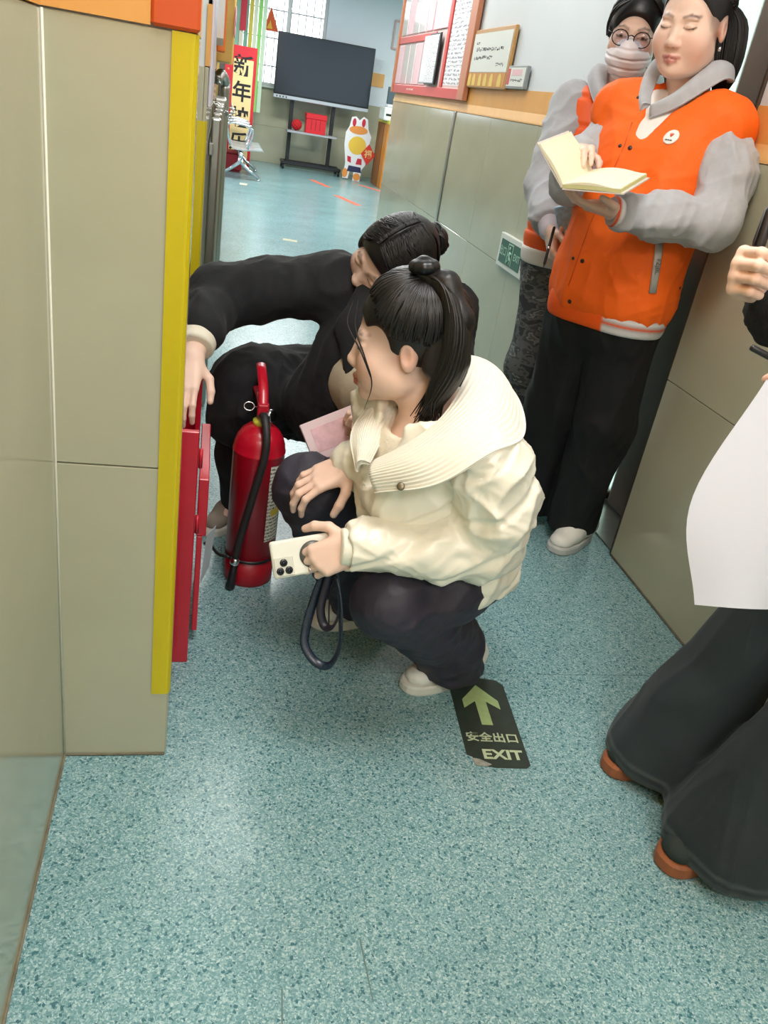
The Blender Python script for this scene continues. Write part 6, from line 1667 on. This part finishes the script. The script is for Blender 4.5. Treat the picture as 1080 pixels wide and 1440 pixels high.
    # camouflage trousers
    M_CAMO = mat('camouflage', (84, 86, 86), rough=0.8)
    nt = M_CAMO.node_tree; N = nt.nodes; L = nt.links; tcn = N.new('ShaderNodeTexCoord'); nz = N.new('ShaderNodeTexNoise'); nz.inputs['Scale'].default_value = 16; nz.inputs['Detail'].default_value = 3
    mpg = N.new('ShaderNodeMapping'); mpg.inputs['Scale'].default_value = (1, 1, 1.9); L.new(tcn.outputs['Object'], mpg.inputs[0]); L.new(mpg.outputs[0], nz.inputs['Vector'])
    rp_ = N.new('ShaderNodeValToRGB'); rp_.color_ramp.interpolation = 'CONSTANT'; e = rp_.color_ramp.elements; e[0].position = 0; e[0].color = lin((52, 54, 56)); e[1].position = .44; e[1].color = lin((92, 95, 95))
    for p_, c_ in ((.53, (66, 69, 70)), (.60, (120, 123, 120)), (.66, (82, 84, 84))): x = e.new(p_); x.color = lin(c_)
    L.new(nz.outputs['Fac'], rp_.inputs[0]); L.new(rp_.outputs[0], N['Principled BSDF'].inputs['Base Color'])
    T = Sculpt(); cc = np.array((1.25, 2.77, .84)); T.add(cap(cc - sd_ * .06, cc + sd_ * .06, .105, .105), 0)
    T.limb([Rhip, Rkn, (1.225, 2.65, .06)], [.105, .092, .076], .05); T.limb([Lhip, Lkn, (1.36, 2.67, .06)], [.105, .088, .076], .05); T.cut(bxp((1.2, 2.7, -.07), (.5, .5, .095)), .004)
    shell('trousers', T, .008, M_CAMO, w, 1, lambda P: folds(P, (.05, .05, 1), 12, 93, 2, .9) * .013)
    md = mat('charcoal_shoe', (84, 84, 88), rough=0.6)
    shoe(w, (1.205, 2.545), (1.275, 2.775), .086, md, M_BLACK); shoe(w, (1.325, 2.53), (1.40, 2.76), .088, md, M_BLACK)
    # hair
    S = Sculpt(); hair_cap(S, H, (.083, .102, .095), cut_c=(0, .128, -.045), cut_r=(.115, .088, .115)); S.add(cap(H.p(-.07, -.01, .03), H.p(-.078, .02, -.015), .020, .008), .02)
    S.add(cap(H.p(.068, -.02, .02), H.p(.074, -.02, -.04), .022, .012), .02)
    hr = shell('hair', S, .005, M_HAIR, w, 1); rr = random.Random(19); paths = []
    for q in range(220):
        t = rr.random(); side = 1 if rr.random() < .5 else -1
        d0 = np.array((side * .12, .62 - .9 * t, .80)); mid = np.array((side * .92, .45 - .6 * t + .1 * rr.random(), .25)); d1 = np.array((side * .75, -.55, -.25 - .2 * rr.random()))
        a = skull_path(H, d0, mid, 8, 1.07); b = skull_path(H, mid, d1, 8, 1.07); paths.append(spline([a[0], a[3], a[6], b[1], b[4], b[7]], 15))
    locks(paths, .0045, 'combed_locks', hr)
    locks([spline([H.p(-.03, .075, .098), H.p(-.068, .075, .065), H.p(-.083, .050, .02), H.p(-.082, .045, -.015)], 14), spline([H.p(-.02, .08, .098), H.p(-.058, .085, .07), H.p(-.080, .062, .03)], 12)], .005, 'fringe', hr)
    # glasses
    gl = Sculpt(); M_GL = mat('glasses_black', (26, 24, 28), rough=0.25)
    parts = []
    for q in (-1, 1):
        c0 = H.p(q * .033, .104, -.004); parts.append(sweep([c0 + .98 * (H.s * math.cos(a) * .0245 + H.u * math.sin(a) * .0215 - H.f * abs(math.cos(a)) * .002 * 0) for a in np.linspace(0, 2 * math.pi, 29)[:-1]], .0016, 6, closed=True))
        parts.append(sweep([H.p(q * .0575, .101, .004), H.p(q * .072, .085, .006), H.p(q * .080, .02, .004), H.p(q * .080, -.01, -.004)], .0017, 6))
    parts.append(sweep(spline([H.p(-.0090, .105, .002), H.p(0, .108, .006), H.p(.0090, .105, .002)], 9), .0016, 6))
    V, F = merge(parts); gls = mk('glasses', V, F, M_GL, w, True)
    for q in (-1, 1): lathe('lens', [(.0003, -.0006), (.0225, -.0006), (.0225, .0006), (.0003, .0006)], H.p(q * .033, .104, -.004), glass_mat('lens_clear', (246, 246, 250)), gls, segs=24, axis=H.f.tolist())
    # pleated mask
    K = Sculpt(); K.add(ell(H.p(0, .050, -.060), np.array((.071, .066, .060)), H.ax()), 0); K.add(cap(H.p(0, .092, -.016), H.p(0, .112, -.050), .014, .018), .03); K.add(ell(H.p(0, .070, -.098), np.array((.035, .032, .030)), H.ax()), .03)
    K.cut(half(H.p(0, .05, -.008), H.u - .35 * H.f, np.array(H.c) - .2, np.array(H.c) + .2), .006); K.cut(half(H.p(0, .030, -.06), -H.f, np.array(H.c) - .2, np.array(H.c) + .2), .006)
    mk_ = shell('face_mask', K, .0032, mat('mask_white', (246, 240, 243), rough=0.75, bump=0.1, bscale=220), w, 1, lambda P: -.0045 * np.clip(np.cos(((P - H.c) @ H.u) * 2 * math.pi / .027 + 1.0) - .55, 0, 1) / .45 + (vnoise(P * 32, 2) - .5) * .007)
    for q in (-1, 1): tube('ear_loop', spline([H.p(q * .066, .035, -.035), H.p(q * .074, .012, -.012), H.p(q * .078, -.012, .0)], 8), .0014, MATS['mask_white'], mk_, sides=6)
    # pen and blue notebook in her hands
    tip = Vector((.915, 2.285, .925)); pe = Vector((.952, 2.335, 1.035))
    tip = Vector((1.01, 2.45, .865)); pe = Vector((1.035, 2.50, .99)); dd = (pe - tip).normalized()
    pn = thing('black_pen', tip, 'slim black pen upright in the fingers of the masked teacher', 'pen')
    lathe('barrel', [(.0006, 0), (.002, .008), (.0046, .014), (.0046, .10), (.004, .102)], tip, M_BLACK, pn, segs=14, axis=dd); lathe('cap_ring', [(.0048, .06), (.0052, .061), (.0052, .066), (.0048, .067)], tip, M_CHROME, pn, segs=14, axis=dd); lathe('clip_end', [(.0046, .1021), (.0046, .128), (.003, .131)], tip, M_BLACK, pn, segs=14, axis=dd)
    nb_ = thing('blue_notebook', (1.11, 2.50, .92), 'light blue checked notebook held against the orange vest hem', 'notebook')
    ax = Vector((.55, -.35, .25)).normalized(); ay = Vector((-.1, -.25, .95)); ay = (ay - ax * ay.dot(ax)).normalized(); nz_ = ax.cross(ay)
    M3 = Matrix((ax, ay, nz_)).transposed(); c0 = Vector((1.108, 2.505, .990)); hh = Vector((.055, .075, .005))
    rbox('cover', c0 - hh, c0 + hh, mat('cover_blue', (150, 200, 230), rough=0.5, var=0.2, vscale=90), nb_, bev=.002, M=M3)
    hh = Vector((.053, .073, .0035)); c1 = c0 - nz_ * .009; rbox('page_block', c1 - hh, c1 + hh, M_PAPER, nb_, bev=.001, M=M3)
    return w
MASKED = build_masked()

# ---------------------------------------------------------------- 5. person in flared jeans at the right edge
def build_jeans():
    H = Frame((1.17, 1.10, 1.53), (-.95, .15, -.25), (0, 0, 1), 1.0)
    neck = np.array((1.225, 1.09, 1.39)); Lsh = np.array((1.225, .92, 1.32)); Rsh = np.array((1.225, 1.26, 1.32))
    Rel = np.array((1.07, 1.30, 1.06)); Rwr = np.array((.838, 1.150, 1.088)); Lel = np.array((1.10, .86, 1.06)); Lwr = np.array((.935, .945, .980))
    Lhip = (1.245, 1.01, .86); Rhip = (1.245, 1.18, .86); Lkn = (1.205, 1.00, .47); Rkn = (1.180, 1.205, .47); Lan = (1.11, 1.00, .09); Ran = (1.09, 1.225, .09)
    S = Sculpt(); head_prims(S, H)
    S.limb([H.p(0, -.022, -.05), H.p(0, -.03, -.11), neck], [.05, .05, .056], .02); S.add(cap((1.225, 1.09, 1.32), (1.24, 1.09, .90), .095, .10), .04)
    S.limb([Lsh, Lel, Lwr], [.045, .038, .027], .02); S.limb([Rsh, Rel, Rwr], [.045, .038, .027], .02); S.limb([Lhip, Lkn, Lan], [.07, .05, .035], .03); S.limb([Rhip, Rkn, Ran], [.07, .05, .035], .03)
    S.limb([Ran, (1.02, 1.235, .045)], [.03, .018], .02); S.limb([Lan, (1.03, 1.0, .045)], [.03, .018], .02)
    rt = hand_prims(S, Rwr, (-.84, -.42, .22), (.50, -.86, .05), 'R', [(62, 88, 55), (66, 90, 55), (70, 90, 55), (74, 90, 55)], [(.75, .5, .45), (.15, .75, .8), (-.3, .5, .9)], 1.0, .4)
    lt = hand_prims(S, Lwr, (-.88, .05, .15), (.05, .55, -.80), 'L', [(20, 35, 20), (30, 50, 30), (35, 55, 30), (40, 55, 30)], [(.5, .8, .4), (.1, .95, .3), (-.1, 1, .3)], 1.0, .5)
    fine = [(*box_of([H.p(a, b, c) for a in (-.09, .09) for b in (-.12, .125) for c in (-.13, .13)], .004), .0050),
            (*box_of([Rwr, Rwr + (-.15, -.12, -.07), Rwr + (.05, .06, .10)], .01), .0020), (*box_of([Lwr, Lwr + (-.20, -.07, -.10), Lwr + (.0, .12, .09)], .01), .0028)]
    V, Q, C = skin_body('person', S, fine, .012, face_paint(H) + nail_paint(rt) + nail_paint(lt), None, None)
    w = person(V, Q, C, 'person in flared dark jeans at the right edge holding a marker and a paper')
    M_F = mat('black_fleece', (14, 14, 15), rough=0.95, bump=0.8, bscale=150)
    J = Sculpt(); J.add(cap((1.225, 1.02, 1.30), (1.225, 1.16, 1.30), .10, .10), 0); J.add(cap((1.24, 1.02, .95), (1.24, 1.16, .95), .118, .118), .1); J.add(cap((1.23, 1.09, 1.1), (1.225, 1.09, 1.25), .14, .135), .06)
    J.limb([Rsh, Rel, (.905, 1.165, 1.058), (.858, 1.118, 1.052)], [.085, .07, .054, .046], .03); J.limb([Lsh, Lel, Lwr + (.03, -.01, .0)], [.085, .07, .05], .03); J.cut(cap((1.20, 1.09, 1.40), (1.18, 1.09, 1.6), .05, .10), .01)
    shell('fleece_jacket', J, .008, M_F, w, 1, lambda P: (vnoise(P * 70, 3) - .5) * .012 + (vnoise(P * 12, 4) - .5) * .012)
    M_D = mat('dark_denim', (22, 33, 36), rough=0.8, vcol=True, var=0.22, vscale=7, bump=0.12, bscale=350, sheen=0.1, fold=(4, .014, (1, 1, .5)))
    T = Sculpt(); T.add(cap((1.245, 1.02, .86), (1.245, 1.16, .86), .112, .112), 0)
    T.limb([Rhip, Rkn, (1.118, 1.22, .20), (1.062, 1.225, .035)], [.100, .078, .100, .128], .03); T.limb([Lhip, Lkn, (1.148, .995, .20), (1.087, .985, .035)], [.100, .080, .104, .138], .03)
    T.cut(half((1.0, 1.1, .032), (-.10, 0, -1), (.6, .6, -.2), (1.6, 1.6, .08)), .004)
    band = lambda o_: half((1.0, 1.1, .032 + o_), (-.10, 0, -1), (.6, .6, -.2), (1.6, 1.6, .3))
    shell('jeans', T, .0055, M_D, w, 1, lambda P: folds(P, (.1, .05, 1), 8, 97, 2, .88) * .018 + (vnoise(P * 12, 4) - .5) * .006, (22, 33, 36), [(band(.030), (58, 66, 64), .003), (band(.023), (24, 34, 36), .003), (band(.012), (50, 58, 56), .003)])
    mb = mat('dark_green_suede', (30, 42, 37), rough=0.8); mso = mat('brown_gum_sole', (146, 84, 48), rough=0.6, var=.1, vscale=40)
    shoe(w, (.918, 1.205), (1.15, 1.265), .098, mb, mso, h=.06, sole_h=.034); shoe(w, (.925, .945), (1.14, 1.045), .100, mb, mso, h=.06, sole_h=.034)
    S = Sculpt(); hair_cap(S, H, (.084, .104, .096)); S.add(cap(H.p(0, -.09, .0), H.p(0, -.10, -.12), .06, .05), .04); shell('hair', S, .006, M_HAIR, w, 1)
    # marker, pen and the sheet of paper
    b0 = Vector((.789, 1.120, 1.075)); d = Vector((.03, .10, .99)).normalized()
    mkr = thing('black_marker', b0, 'thick black marker with a clip held upright in the fist at the right edge', 'marker')
    lathe('barrel', [(.006, 0), (.0075, .004), (.0075, .06), (.007, .062)], b0, mat('marker_grey', (70, 72, 78), rough=0.35), mkr, segs=18, axis=d); lathe('cap', [(.0085, .0625), (.0088, .066), (.0085, .118), (.006, .124), (.0004, .125)], b0, M_BLACK, mkr, segs=18, axis=d)
    sx = Vector((-1, -.2, .05)).normalized(); q0 = b0 + d * .118 + sx * .0095; q1 = b0 + d * .075 + sx * .0125; tube('clip', [b0 + d * .119 + sx * .004, q0, q1, q1 - d * .006 - sx * .001], .0022, M_BLACK, mkr, sides=8)
    p0 = Vector((.721, .971, 1.031)); d = Vector((.86, -.35, -.27)).normalized(); pn = thing('thin_pen', p0, 'thin black pen poking in from the right above the white paper', 'pen')
    lathe('barrel', [(.0004, 0), (.0040, .0012), (.0046, .004), (.0046, .055)], p0, M_BLACK, pn, segs=14, axis=d); lathe('grip', [(.005, .0551), (.005, .12), (.003, .135), (.0005, .138)], p0, M_BLACK, pn, segs=14, axis=d)
    P00 = np.array((.747, .948, .994)); P10 = np.array((.654, .885, .833)); P20 = np.array((.668, .820, .709)); Q00 = np.array((.895, .865, .965)); Q10 = np.array((.800, .815, .800)); Q20 = np.array((.770, .795, .722))
    L_ = spline([P00, P10, P20], 20); R_ = spline([Q00, Q10, Q20], 20); V = []; F = []
    for z in (0, 1):
        for i in range(20):
            for j in range(9):
                u = j / 8; V.append(L_[i] * (1 - u) + R_[i] * u + np.array((0, -.012, .006)) * math.sin(math.pi * u) * (i / 19) + np.array((.0, .0004, .0002)) * z)
    n_ = 180
    for i in range(19):
        for j in range(8):
            k = i * 9 + j; F.append((k, k + 1, k + 10, k + 9)); F.append((n_ + k, n_ + k + 9, n_ + k + 10, n_ + k + 1))
    tag(mk('paper_sheet', V, F, mat('sheet_white', (186, 191, 200), rough=0.7), None, True), 'large blank white sheet hanging from the hand at the right edge', 'paper')
    return w
JEANS = build_jeans()
